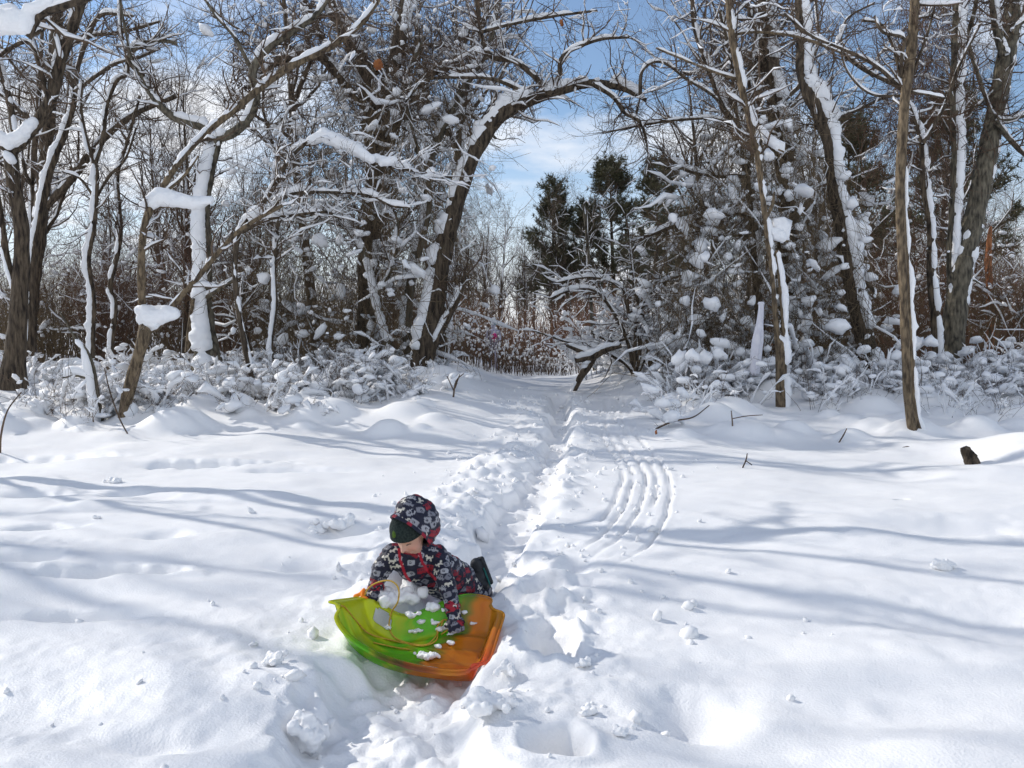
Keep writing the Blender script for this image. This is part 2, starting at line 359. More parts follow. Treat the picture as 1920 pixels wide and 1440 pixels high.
def full_ground(x, y):
    z = base_ground(x, y)
    d, sd_, par = polydist(x, y, TRENCH)
    along = par / len(TRENCH)
    hw = 0.22 + 0.20 * ss(0.80, 0.97, along)
    dep = (0.17 + 0.05 * np.sin(along * 9)) * ss(0, 0.06, along) * (1 - 0.25 * ss(0.75, 0.9, along))
    edge = d + 0.05 * fbm2(x * 4, y * 4, 3, 21) * (1 + (sd_ < 0))
    prof = 1 - ss(hw * 0.55, hw * 1.15, edge)
    rough = np.abs(fbm2(x * 5.5, y * 5.5, 4, 30)) 
    # the trench runs towards the camera: its left side (in the picture) is on the right hand of travel
    left = (sd_ < 0)
    bank = np.exp(-((d - hw - 0.38) / 0.34) ** 2) * left * ss(0.03, 0.2, along) * (1 - ss(0.80, 0.88, along))
    ch = np.maximum(fbm2(x * 2.6, y * 2.6, 4, 33), -0.3)
    z = z - dep * prof + bank * (0.03 + 0.075 * ch + 0.04 * (rough - 0.3))
    rbank = np.exp(-((d - hw - 0.12) / 0.16) ** 2) * (~left) * ss(0.02, 0.1, along) * (1 - 0.9 * ss(0.6, 0.8, along))
    z = z + rbank * (0.03 + 0.045 * fbm2(x * 4.1, y * 4.1, 3, 41))
    z = z + prof * 0.03 * fbm2(x * 7, y * 7, 4, 44)
    near = np.exp(-(((x + 0.25) / 0.9) ** 2) - ((y - 4.0) / 1.0) ** 2)
    z = z + near * 0.03 * fbm2(x * 6, y * 6, 4, 46)
    # tread of many feet right of the sled
    t2 = np.exp(-(((x - 0.22) / 0.26) ** 2) - ((y - 4.7) / 1.1) ** 2)
    z = z + t2 * 0.055 * fbm2(x * 6.5, y * 6.5, 4, 51)
    # runner tracks
    d2, s2, p2 = polydist(x, y, TRACK)
    off = d2 * s2 + 0.016 * noise2(x * 2.2, y * 2.2, 61); fade = ss(0, 3, p2) * (1 - ss(len(TRACK) - 22, len(TRACK) - 4, p2)) 
    for k, o in enumerate((-0.25, -0.14, 0.0, 0.12, 0.25)):
        z = z - fade * (0.032 * np.exp(-((off - o) / 0.017) ** 2) - 0.005 * np.exp(-((off - o - 0.04) / 0.02) ** 2)) * ss(-.75, -.2, noise2(x * 1.7 + k * 5, y * 1.7, 90 + k)) * (1 + 0.3 * noise2(x * 5, y * 5, 70 + k))
    nzh = fbm2(x * 5.3, y * 5.3, 2, 99)
    for (hx, hy, rx, ry, dp, sh) in HOLES:
        q = np.sqrt(((x - hx) / rx) ** 2 + ((y - hy) / ry) ** 2)
        q = q * (1 + .16 * nzh)
        m = q < 3.0
        e = np.where(m, np.exp(-np.power(np.minimum(q, 3.0), 2 * max(1.0, sh * 0.7))), 0)
        z = z - dp * e
        if dp > 0.1 and sh > 2: z = z + 0.016 * np.exp(-((q - 1.35) / 0.35) ** 2) * (1 + nzh)
    for (lx, ly, sx, sy, hh) in LUMPS:
        m = (np.abs(x - lx) < 2.6 * sx) & (np.abs(y - ly) < 2.6 * sy)
        if not m.any(): continue
        q = ((x[m] - lx) / sx) ** 2 + ((y[m] - ly) / sy) ** 2
        z[m] = np.maximum(z[m], z[m] * 0.0 + base_ground(x[m], y[m]) + hh * np.exp(-q ** 1.4 * 0.8)) 
    # wind-soft ripples and small crumbs of surface
    z = z + 0.012 * fbm2(x * 1.9, y * 3.1, 3, 81) * ss(16, 9, y) + 0.0035 * fbm2(x * 14, y * 14, 2, 84) * ss(9, 4, y) * (0.4 + ss(-.1, .6, fbm2(x * .8, y * .8, 2, 86)))
    return z
ny_ = 510
ys = np.concatenate([np.linspace(-6, 1.9, 30, endpoint=False), np.geomspace(1.9, 24, ny_, endpoint=False), np.geomspace(24, 160, 60)])
us = np.concatenate([np.linspace(-3.2, -1.02, 26, endpoint=False), np.linspace(-1.02, 1.02, 510), np.linspace(1.02, 3.2, 27)[1:]])
UU, YY = np.meshgrid(us, ys); XX = UU * (1.0 + 0.66 * np.maximum(YY, 0))
ZZ = full_ground(XX, YY)
nr, nc = XX.shape; idx = np.arange(nr * nc).reshape(nr, nc)
Q = np.stack([idx[:-1, :-1], idx[:-1, 1:], idx[1:, 1:], idx[1:, :-1]], -1).reshape(-1, 4)
ZZ = press(XX, YY, ZZ)
ground = obj('snow_ground', mesh('snow_ground', np.stack([XX, YY, ZZ], -1).reshape(-1, 3), Q), SNOW)
tag(ground, 'deep sunlit snow covering the clearing and the woodland path', kind='structure')
def gz(x, y):
    return float(full_ground(np.array([float(x)]), np.array([float(y)]))[0])

# ------------------------------------------------------------------ trees traced from the photograph
def px_line(pts, Y, wob=0.25, seed=0, dY=0.0):
    """traced limb: (px, py, width px) at depth Y, wandering in depth so that it is not flat"""
    g = np.random.default_rng(seed); n = len(pts); P = []; r = []
    w = np.cumsum(g.normal(0, wob * 0.35, n)); w -= w[0]
    for k, (x, y, wd) in enumerate(pts):
        yy = Y + w[k] + dY * k / max(1, n - 1)
        P.append(at(x, y, yy)); r.append(max(0.002, wd * 0.5 * yy / F))
    return np.array(P), np.array(r) * 0.9
def seat(P, r):
    """carry the foot of a trunk down into the snow"""
    g = gz(P[0][0], P[0][1]); d = P[1] - P[0]
    if P[0][2] > g - 0.1:
        q = P[0] + d / max(abs(d[2]), .05) * (g - 0.12 - P[0][2]); q[2] = g - 0.12
        q[:2] = P[0][:2] + np.clip(q[:2] - P[0][:2], -.25, .25)
        P = np.vstack([q, P]); r = np.concatenate([[r[0] * 1.45], r])
    return P, r
WR, WL, WC = (0.85, -0.5, 0), (-0.85, -0.45, 0), (0.0, -1.0, 0)
def limb_mesh(name, P, r, m, parent, sides=10, rough=0.07, seed=0):
    Pr, rr = resample(P, r, max(0.05, min(0.12, r.max() * 1.2)))
    V, Q = tubes(Pr[None], rr[None], sides)
    V = V + (noise(V * np.array([7, 7, 2.5]), seed % 90)[:, None] * np.repeat(rr, sides)[:, None] * rough * 2 * nrm(V - np.repeat(Pr, sides, axis=0)))
    return obj(name, mesh(name, V, Q), m, parent), Pr, rr
def traced_tree(name, label, Y, limbs, cat='tree', group=None, bark=None, twig=None, twigs=(0, 0, 0), tl=(0.9, 0.5, 0.28), seed=1, tsnow=0.35, amt=1.0, foot=True, up=0.25, droop=0.0):
    """limbs: list of dicts(p=[(px,py,w)...], wind, amt, gap, name, tw) ; the first is the trunk"""
    bark = bark or BARK; twig = twig or TWIG
    root = empty(name); tag(root, label, cat, group)
    g = np.random.default_rng(seed); lines = []
    for k, L in enumerate(limbs):
        P, r = px_line(L['p'], Y + L.get('dy', 0), L.get('wob', 0.22), seed * 31 + k, L.get('dY', 0.0))
        if k == 0 and foot:
            P, r = seat(P, r)
            root.location = P[0]
        o, Pr, rr = limb_mesh(L.get('name', 'trunk' if k == 0 else 'limb'), P, r, L.get('mat', bark), root, seed=seed + k)
        o.matrix_parent_inverse = Matrix.Translation(-Vector(root.location))
        if L.get('amt', 1) > 0:
            Ps, rs = resample(P, r, 0.06)
            V, Q = snow_loaf(Ps, rs, L.get('amt', 1) * amt, L.get('wind', (0, 0, 0)), L.get('gap', -0.45), seed=seed * 7 + k, hmax=L.get('h', 0.11))
            obj('snow', mesh('snow', V, Q), SNOWT, o)['kind'] = 'stuff'
        if L.get('tw', 1) > 0:
            Pk, rk = resample(P, r, 0.1); i = np.linspace(0, len(Pk) - 1, 12)
            Pk = np.stack([np.interp(i, np.arange(len(Pk)), Pk[:, c]) for c in range(3)], -1)
            rk = np.interp(i, np.arange(len(rk)), rk); t = L.get('t0', 0.35 if k == 0 else 0.1)
            a = int(t * 11); Pk = Pk[a:]; rk = rk[a:]
            ii = np.linspace(0, len(Pk) - 1, 8); Pk = np.stack([np.interp(ii, np.arange(len(Pk)), Pk[:, c]) for c in range(3)], -1); rk = np.interp(ii, np.arange(len(rk)), rk)
            lines.append((Pk, np.minimum(rk, 0.05)))
    if sum(twigs) and lines:
        P0 = np.stack([l[0] for l in lines]); r0 = np.stack([l[1] for l in lines])
        P1, r1 = grow(P0, r0, twigs[0], tl[0], g=g, up=up, r0=0.4, curl=0.3, droop=droop)
        P2, r2 = grow(P1, r1, twigs[1], tl[1], g=g, up=up * 0.6, r0=0.6, curl=0.4, droop=droop, rmin=0.003)
        P3, r3 = grow(P2, r2, twigs[2], tl[2], g=g, up=0.1, r0=0.8, curl=0.4, K=4, rmin=0.0026, droop=droop)
        cr = obj('crown', mesh('crown', *join([tubes(P1, r1, 4), tubes(P2, r2, 3), tubes(P3, r3, 3)])), twig, root)
        cr.matrix_parent_inverse = Matrix.Translation(-Vector(root.location))
        if tsnow:
            s1 = twig_snow(P1, r1, 1.1, min(1, tsnow * 1.2), seed, hh=0.02); s2 = twig_snow(P2, r2, 1.0, tsnow * .45, seed + 1, hh=.014)
            V, Q = join([s1, s2])
            if len(V): obj('snow', mesh('snow', V, Q), SNOWT, cr)['kind'] = 'stuff'
    return root
PADS = {}
def pads(root, Y, lists):
    PADS.setdefault(root.name, []).append((root, Y, lists)); return root
D = dict
T = traced_tree
T('arching_tree', 'large dark tree arching right over the path with thick snow along its bow', 18.0, [
    D(p=[(785, 700, 52), (800, 630, 46), (815, 560, 43), (827, 480, 39), (850, 400, 36), (870, 335, 34), (896, 275, 31), (935, 222, 28), (990, 190, 24), (1050, 170, 20), (1110, 156, 17), (1170, 166, 13), (1212, 188, 8)], wind=(-0.75, -0.15, 0.2), amt=1.3, gap=-0.55, h=0.21, t0=0.55),
    D(p=[(872, 335, 24), (900, 258, 25), (945, 205, 22), (1000, 180, 18), (1042, 172, 12)], amt=1.5, h=0.25, gap=-1, wind=(-.3, 0, 0)),
    D(p=[(1022, 178, 12), (1006, 148, 12), (965, 115, 12), (920, 105, 11), (902, 60, 9), (893, -10, 8)], amt=.9),
    D(p=[(1022, 178, 11), (1048, 148, 10), (1056, 105, 9), (1120, 75, 7), (1180, 70, 5)], amt=1.2),
    D(p=[(1110, 157, 10), (1150, 182, 9), (1172, 212, 8), (1202, 232, 7), (1216, 290, 5), (1212, 330, 4)], amt=1.2),
    D(p=[(1200, 182, 8), (1205, 132, 7), (1240, 116, 6), (1290, 150, 6), (1340, 182, 6), (1390, 240, 6)], amt=1.1),
    D(p=[(1000, 180, 9), (930, 150, 8), (870, 145, 7), (800, 150, 6), (760, 190, 5)], amt=1.2, dY=-.8),
    D(p=[(902, 60, 8), (960, 45, 7), (1040, 30, 6), (1120, 20, 5)], amt=1.2),
    D(p=[(792, 690, 20), (832, 610, 17), (864, 545, 13), (872, 510, 9)], wind=(-.9, -.4, 0), amt=1.3, h=0.12, tw=.5),
], twigs=(210, 850, 2000), tl=(1.05, 0.6, 0.32), seed=3, tsnow=.4, droop=.07)
pads(T('forked_sapling', 'brown forked sapling with a thick snow saddle in its fork', 13.0, [
    D(p=[(225, 806, 18), (240, 740, 26), (256, 680, 26), (272, 622, 27), (268, 600, 17), (265, 500, 15), (270, 425, 15), (282, 388, 13)], amt=.12, gap=.2, t0=.8, mat=BARKL),
    D(p=[(272, 622, 19), (302, 604, 18), (330, 566, 12), (370, 522, 11), (402, 482, 11), (440, 440, 10), (480, 412, 9), (530, 385, 8)], amt=.35, wob=.1, mat=BARKL, gap=.15),
    D(p=[(270, 425, 13), (292, 375, 12), (335, 305, 12), (385, 250, 12), (432, 212, 13), (480, 172, 14), (540, 127, 15), (600, 97, 14), (660, 60, 12), (700, 15, 10), (720, -20, 9)], amt=.9, gap=-.1, dY=2.0, mat=BARKL, wind=(0, 0, .3)),
    D(p=[(282, 390, 10), (310, 386, 9), (350, 388, 7), (398, 380, 5)], amt=1.0, wob=.02, h=.24, gap=-1.5, tw=0, mat=BARKL),
    D(p=[(310, 360, 6), (345, 330, 6), (372, 292, 4)], amt=1.1, tw=0, mat=BARKL),
], twigs=(60, 190, 330), tl=(.7, .4, .25), seed=5, tsnow=.4), 12.95, [[(264, 583, 13), (284, 592, 19), (308, 590, 17), (326, 588, 12)], [(268, 598, 12), (277, 608, 13), (290, 605, 13)], [(274, 386, 12), (300, 368, 17), (330, 374, 15), (362, 381, 13), (392, 376, 9)]])
pads(T('bowed_snow_limb', 'brown bowed stem whose long level arch carries a heavy ridge of snow', 15.2, [
    D(p=[(475, 720, 14), (450, 600, 12), (440, 500, 12), (452, 430, 11), (500, 372, 10), (540, 302, 9), (572, 270, 8), (606, 256, 8), (660, 285, 8), (705, 307, 7), (762, 318, 6), (846, 333, 4)], amt=1.5, h=.2, gap=-.5, t0=.4),
    D(p=[(500, 400, 9), (545, 364, 8), (620, 360, 7), (690, 366, 6), (735, 386, 5), (772, 390, 3)], amt=1.4, h=.17, gap=-1.0, wob=.05),
    D(p=[(452, 436, 9), (500, 412, 8), (560, 402, 7), (612, 398, 6), (640, 412, 4)], amt=1.3, h=.15, gap=-.8),
    D(p=[(455, 430, 9), (480, 412, 8), (515, 395, 7)], amt=1.6, h=.22, gap=-1.5, tw=0),
], twigs=(110, 420, 700), tl=(.8, .45, .25), seed=6, tsnow=.9), 15.15, [[(585, 262, 9), (606, 252, 13), (640, 268, 13), (672, 283, 12), (694, 298, 9)], [(718, 304, 9), (738, 300, 8)], [(470, 405, 10), (492, 392, 13)]])
T('snow_plastered_tree', 'pale tree plastered white with snow and forked into two rising limbs', 17.5, [
    D(p=[(388, 655, 52), (380, 570, 38), (380, 470, 36), (378, 400, 34), (387, 330, 31), (402, 262, 27)], wind=(-.25, -1.15, 0), amt=1.4, gap=-1.2, t0=.8),
    D(p=[(400, 268, 22), (385, 240, 20), (330, 222, 16), (290, 186, 15), (265, 140, 14), (242, 112, 12), (258, 86, 10), (302, 76, 8), (332, 82, 6)], amt=1.3, h=.16),
    D(p=[(402, 262, 22), (442, 246, 19), (470, 215, 18), (481, 178, 17), (474, 135, 17), (500, 92, 18), (545, 62, 14), (590, 30, 12), (620, -10, 10)], amt=1.2, h=.15, wind=(-.5, -.4, 0)),
    D(p=[(245, 110, 7), (238, 70, 6), (228, 20, 5), (224, -20, 5)], amt=.3),
    D(p=[(474, 135, 9), (440, 70, 8), (405, 30, 6), (380, -10, 5)], amt=.6),
    D(p=[(382, 560, 12), (430, 530, 9), (470, 505, 7)], amt=.8, tw=0),
    D(p=[(352, 660, 14), (356, 610, 10), (362, 560, 8)], amt=.3, tw=0, mat=BARKL),
], twigs=(90, 330, 800), seed=8, tsnow=.35, bark=BARKG)
pads(T('left_dark_tree', 'dark forked tree with a long black limb leaning right and snow in its crotch', 16.0, [
    D(p=[(28, 672, 44), (34, 600, 36), (38, 520, 33), (40, 430, 30), (26, 345, 28), (20, 282, 26)], amt=0, t0=.7),
    D(p=[(20, 284, 26), (58, 244, 25), (92, 192, 24), (114, 112, 23), (138, 45, 21), (158, -15, 18)], amt=1.2, h=.2, wind=(-.3, 0, 0), gap=-.35),
    D(p=[(20, 284, 18), (-10, 262, 18), (-50, 240, 16), (-90, 170, 14)], amt=1.5, h=.25, gap=-1),
    D(p=[(28, 262, 12), (20, 200, 12), (8, 150, 11), (-10, 90, 10)], amt=1.0, wind=WR),
    D(p=[(114, 112, 10), (100, 60, 9), (85, 25, 8)], amt=1.0, wind=WR),
    D(p=[(92, 192, 11), (60, 85, 9), (20, 90, 8), (0, 105, 7)], amt=.8),
    D(p=[(34, 560, 14), (12, 480, 13), (4, 420, 12), (-8, 350, 11)], amt=.9, wind=WL, tw=0),
], twigs=(90, 340, 800), seed=10, tsnow=.3), 15.9, [[(-6, 256, 12), (16, 268, 13), (42, 252, 13), (62, 228, 9)], [(12, 290, 8), (22, 300, 8)]])
T('slender_tree', 'slender leaning tree with a white snow stripe down its left side', 19.0, [
    D(p=[(56, 640, 15), (58, 560, 15), (60, 500, 14), (76, 400, 15), (96, 312, 15), (121, 250, 14), (136, 200, 13), (141, 158, 12)], wind=(-1.0, -.5, 0), amt=1.5, gap=-.9, t0=.6),
    D(p=[(141, 160, 10), (148, 120, 9), (165, 70, 9), (190, 28, 8), (250, 30, 5)], amt=1.3),
    D(p=[(141, 160, 9), (130, 140, 8), (128, 120, 6)], amt=1.2, tw=0),
    D(p=[(140, 172, 9), (170, 150, 8), (215, 120, 7), (260, 108, 6), (300, 90, 5)], amt=1.2),
], twigs=(40, 160, 380), seed=12, tsnow=.3)
T('slim_forked_tree', 'slim snow-striped tree forking into a narrow V above a kink', 17.6, [
    D(p=[(172, 660, 12), (174, 560, 12), (165, 490, 12), (176, 420, 11), (181, 335, 11), (177, 305, 11)], wind=(-.9, -.7, 0), amt=1.5, gap=-1.0, t0=.6),
    D(p=[(177, 307, 8), (165, 272, 8), (152, 205, 6), (155, 150, 5)], amt=1.3, wind=WL),
    D(p=[(178, 307, 9), (192, 262, 9), (200, 200, 8), (218, 152, 8), (240, 132, 6), (228, 60, 5), (225, -10, 4)], amt=1.3, wind=WL),
    D(p=[(181, 370, 6), (205, 330, 6), (235, 298, 5), (255, 240, 4)], amt=1.2),
    D(p=[(178, 372, 6), (150, 335, 5), (118, 322, 4)], amt=1.3),
], twigs=(40, 170, 360), seed=14, tsnow=.35)
T('dark_straight_trunk', 'thick dark upright trunk behind the slender snow-striped trees', 23.0, [
    D(p=[(52, 650, 32), (60, 540, 30), (75, 420, 28), (88, 260, 26), (100, 110, 23), (112, -20, 20)], amt=.5, wind=WL, gap=.1, t0=.4),
    D(p=[(75, 400, 16), (130, 340, 16), (190, 265, 15), (250, 215, 13), (330, 180, 9)], amt=.9),
    D(p=[(100, 110, 10), (160, 70, 9), (230, 60, 7), (300, 40, 5)], amt=.9),
    D(p=[(88, 250, 12), (30, 200, 10), (-30, 150, 9)], amt=.9),
], twigs=(110, 420, 1000), tl=(1.3, .7, .4), seed=16, tsnow=.25)
T('kinked_sapling', 'thin kinked grey sapling between the pale tree and the slim forked tree', 20.5, [
    D(p=[(208, 655, 11), (216, 570, 11), (206, 540, 10), (222, 470, 10), (226, 420, 9), (220, 330, 8), (240, 260, 7), (262, 180, 6)], wind=(-.8, -.7, 0), amt=1.1, gap=-.2, t0=.4),
    D(p=[(222, 460, 6), (205, 420, 5), (190, 400, 4)], amt=1.0),
], twigs=(40, 150, 300), seed=18, tsnow=.3)
T('snow_encased_stump', 'short broken stem wholly encased in snow beside the forked sapling', 13.1, [
    D(p=[(187, 800, 22), (178, 745, 20), (171, 695, 18), (157, 655, 13), (141, 637, 8)], wind=(-.3, -1.1, .2), amt=1.9, gap=-3, tw=0, h=.12),
    D(p=[(170, 712, 7), (145, 704, 6), (118, 708, 4)], amt=1.7, gap=-3, tw=0, h=.2, wob=.02),
    D(p=[(143, 640, 4), (127, 610, 3.5), (112, 584, 3)], amt=.5, gap=.1, tw=0),
], seed=20, cat='stump', bark=BARKG)
T('vine_hung_trunk', 'stout dark trunk hung with vines rising through the thicket left of the path', 21.0, [
    D(p=[(692, 690, 50), (690, 560, 44), (693, 470, 42), (702, 390, 40), (706, 300, 44), (698, 215, 46), (690, 150, 40), (665, 90, 34), (625, 20, 28), (600, -30, 24)], wind=(.7, -.4, 0), amt=.7, gap=.05, t0=.55),
    D(p=[(700, 200, 32), (735, 130, 30), (752, 60, 26), (764, -20, 24)], wind=(.8, -.6, 0), amt=1.2, gap=-.2),
    D(p=[(706, 300, 16), (745, 230, 15), (790, 150, 14), (850, 120, 12), (880, 60, 9)], amt=1.1),
    D(p=[(698, 215, 18), (640, 150, 18), (590, 100, 20), (520, 115, 16), (470, 165, 12)], amt=1.0, h=.16, dY=-1.5),
    D(p=[(690, 150, 12), (740, 110, 10), (800, 85, 9), (870, 95, 7)], amt=1.3),
    D(p=[(590, 100, 9), (560, 170, 10), (545, 230, 11), (540, 250, 6)], amt=.1),
    D(p=[(640, 150, 10), (600, 60, 9), (570, 0, 8)], amt=.7),
], twigs=(200, 800, 1600), tl=(1.2, .6, .35), seed=22, tsnow=.5)
T('grey_leaning_tree', 'grey tree leaning right behind the arching tree with snow down one side', 20.0, [
    D(p=[(768, 700, 24), (762, 600, 22), (775, 500, 21), (800, 400, 20), (802, 310, 20), (838, 225, 18), (870, 165, 15), (915, 90, 12), (935, 0, 10)], wind=(-.9, -.5, 0), amt=1.3, gap=-.4, t0=.4),
    D(p=[(800, 330, 12), (770, 240, 11), (760, 160, 10), (790, 80, 8)], amt=1.0, wind=WL),
    D(p=[(838, 225, 9), (880, 215, 8), (930, 260, 6)], amt=1.2),
], twigs=(90, 380, 800), seed=24, tsnow=.55, bark=BARKG)
T('snow_side_stem', 'bent stem striped with snow leaning through the vine thicket', 18.5, [
    D(p=[(745, 720, 18), (725, 640, 17), (705, 570, 17), (690, 500, 16), (662, 440, 15), (615, 398, 12), (560, 395, 10), (500, 420, 8)], wind=(.1, -1.0, .2), amt=1.4, gap=-.6, t0=.5, h=.14),
    D(p=[(700, 560, 10), (735, 500, 9), (745, 420, 8), (720, 370, 6)], amt=1.0, wind=WL),
], twigs=(70, 260, 500), seed=25, tsnow=.8, bark=BARKG)
for k, (x0, lab) in enumerate([(512, 'crooked snowy stem with a wavering outline between the thicket and the pale tree'), (455, 'low hooked snowy stem curling up beside the pale tree')]):
    T('crooked_tree', lab, 17.0 + k, [D(p=[(x0, 700, 11), (x0 - 4, 640, 11), (x0 + 4, 570, 10), (x0 + 2, 500, 9), (x0 + 8, 420, 8), (x0 + 2, 330, 6), (x0 + 18, 230, 5)] if k == 0 else [(x0 + 22, 690, 12), (x0 + 8, 640, 12), (x0 - 5, 590, 11), (x0 - 2, 545, 9), (x0 - 30, 530, 6)], wind=(-.5, -.9, 0), amt=1.3, gap=-.5)], twigs=(30, 90, 160), seed=30 + k, tsnow=.8)
T('vine_wrapped_trunk', 'thick vine-wrapped trunk with snow stuck in its bark right of the path', 19.0, [
    D(p=[(1480, 745, 56), (1474, 600, 48), (1476, 500, 45), (1480, 400, 44), (1470, 300, 43), (1455, 185, 40), (1440, 100, 36), (1434, -30, 30)], wind=(.7, -.75, 0), amt=1.0, gap=-.25, t0=.5),
    D(p=[(1440, 100, 12), (1410, 40, 10), (1400, -20, 9)], amt=.8, wind=WR),
    D(p=[(1470, 320, 14), (1430, 250, 12), (1405, 150, 10), (1420, 60, 8)], amt=1.0, wind=WR),
], twigs=(150, 600, 1300), seed=34, tsnow=.35, up=.1, droop=.12)
pads(T('leaning_snowy_trunk', 'leaning trunk with a broad snow-white right side and an elbow high up', 17.5, [
    D(p=[(1640, 745, 50), (1622, 640, 40), (1598, 530, 38), (1580, 420, 35), (1562, 330, 30), (1556, 262, 32), (1532, 192, 40), (1507, 142, 30), (1505, 80, 25), (1500, -20, 22)], wind=(.95, -.75, .1), amt=1.7, gap=-.9, t0=.6, h=.13),
    D(p=[(1510, 60, 9), (1560, 85, 9), (1620, 130, 9), (1690, 165, 8)], amt=.7),
    D(p=[(1556, 225, 9), (1610, 205, 7), (1665, 178, 6)], amt=.5),
    D(p=[(1590, 500, 10), (1635, 540, 8), (1640, 560, 6)], amt=1.5, tw=0, h=.2),
    D(p=[(1575, 420, 10), (1615, 440, 9), (1625, 446, 7)], amt=1.5, tw=0, h=.25),
], twigs=(90, 330, 700), seed=36, tsnow=.25, droop=.1), 17.3, [[(1522, 150, 14), (1545, 195, 18), (1562, 215, 14)], [(1608, 425, 12), (1622, 432, 12)]])
pads(T('broken_sapling', 'brown sapling snapped to a thick stump with a snow-lined stem above', 14.4, [
    D(p=[(1466, 788, 25), (1465, 720, 24), (1464, 650, 24), (1457, 630, 14), (1450, 540, 10), (1441, 460, 11), (1430, 370, 12), (1420, 290, 14), (1405, 222, 14), (1386, 142, 14), (1371, 62, 14), (1364, -20, 13)], wind=(1.1, -.35, 0), amt=1.25, gap=-.15, t0=.6, mat=BARKL, h=.1, wob=.08),
    D(p=[(1472, 652, 13), (1470, 600, 13), (1463, 520, 13), (1455, 470, 14)], wind=(.6, -.9, 0), amt=1.3, gap=-3, tw=0, mat=BARKL, wob=.03),
    D(p=[(1452, 452, 7), (1464, 448, 8), (1478, 453, 5)], amt=2.2, gap=-3, tw=0, h=.32, mat=BARKL, wob=.02),
    D(p=[(1424, 262, 6), (1445, 272, 6), (1470, 285, 4)], amt=1.6, gap=-2, tw=0, h=.25, mat=BARKL),
    D(p=[(1437, 408, 7), (1448, 385, 7), (1452, 360, 4)], amt=.0, tw=0, mat=BARKL),
    D(p=[(1388, 150, 7), (1340, 135, 6), (1290, 115, 5), (1230, 90, 4)], amt=.8),
    D(p=[(1372, 65, 7), (1420, 60, 6), (1500, 70, 6), (1580, 100, 5)], amt=.8),
], twigs=(50, 170, 350), seed=38, tsnow=.3, bark=BARKL), 14.35, [[(1450, 432, 8), (1459, 440, 12), (1466, 447, 9)], [(1428, 240, 6), (1440, 262, 9), (1460, 276, 9), (1466, 282, 6)]])
T('striped_sapling', 'tall straight brown sapling with a white snow stripe down its right side', 12.0, [
    D(p=[(1716, 826, 22), (1704, 765, 18), (1698, 650, 17), (1692, 500, 17), (1688, 400, 18), (1690, 285, 20), (1697, 180, 20), (1710, 80, 20), (1717, -30, 19)], amt=0, tw=1, t0=.7, mat=BARKL, wob=.05),
    D(p=[(1729, 822, 20), (1713, 770, 17), (1706, 650, 15), (1700, 500, 13), (1694, 400, 11), (1693, 302, 8)], name='snow_backed_stem', wind=(1.1, -.2, 0), amt=1.5, gap=-4, tw=0, mat=BARKL, wob=.03, h=.09),
    D(p=[(1692, 168, 9), (1640, 122, 8), (1580, 92, 7), (1520, 66, 6), (1470, 25, 5)], amt=.5),
    D(p=[(1691, 172, 8), (1686, 130, 8), (1672, 80, 7), (1650, 45, 6), (1615, 38, 5)], amt=1.0, wind=WR),
    D(p=[(1692, 165, 8), (1690, 110, 7), (1695, 72, 6), (1655, 60, 6), (1640, 30, 5)], amt=1.0),
    D(p=[(1691, 180, 6), (1640, 178, 6), (1605, 155, 5), (1580, 110, 4), (1585, 40, 4), (1640, 5, 4)], amt=.6),
    D(p=[(1693, 170, 6), (1740, 178, 5), (1772, 184, 4)], amt=1.0),
    D(p=[(1698, 185, 6), (1720, 115, 6), (1740, 60, 5), (1760, -20, 4)], amt=.2),
], twigs=(60, 210, 420), tl=(.7, .4, .25), seed=40, tsnow=.2)
T('crooked_snowy_tree', 'crooked thin tree splashed with snow next to the striped sapling', 18.0, [
    D(p=[(1757, 690, 17), (1755, 620, 20), (1750, 560, 19), (1745, 500, 16), (1745, 430, 15), (1734, 350, 15), (1730, 275, 14), (1715, 220, 12), (1700, 185, 9)], wind=(.8, -.8, 0), amt=1.2, gap=-1.0, t0=.6),
    D(p=[(1730, 270, 8), (1770, 200, 8), (1800, 120, 7), (1840, 40, 6)], amt=.5),
], twigs=(40, 140, 300), seed=42, tsnow=.4)
T('white_barked_tree', 'upright tree coated white between the crooked tree and the thick dark trunk', 19.0, [
    D(p=[(1795, 690, 22), (1788, 600, 22), (1785, 500, 22), (1790, 400, 22), (1795, 300, 24), (1793, 200, 24), (1796, 100, 25), (1800, -20, 25)], wind=(.45, -1.0, 0), amt=1.1, gap=-1.1, t0=.5),
    D(p=[(1800, 30, 10), (1818, 90, 9), (1840, 160, 8), (1862, 215, 8), (1890, 225, 8), (1935, 212, 8)], amt=1.3, h=.12),
    D(p=[(1797, 110, 9), (1822, 40, 9), (1835, -20, 8)], amt=.6),
    D(p=[(1792, 215, 7), (1830, 200, 7), (1870, 165, 5)], amt=.6),
    D(p=[(1790, 270, 6), (1760, 215, 5), (1752, 205, 4)], amt=1.0, tw=0),
], twigs=(70, 260, 600), seed=44, tsnow=.25, bark=BARKG)
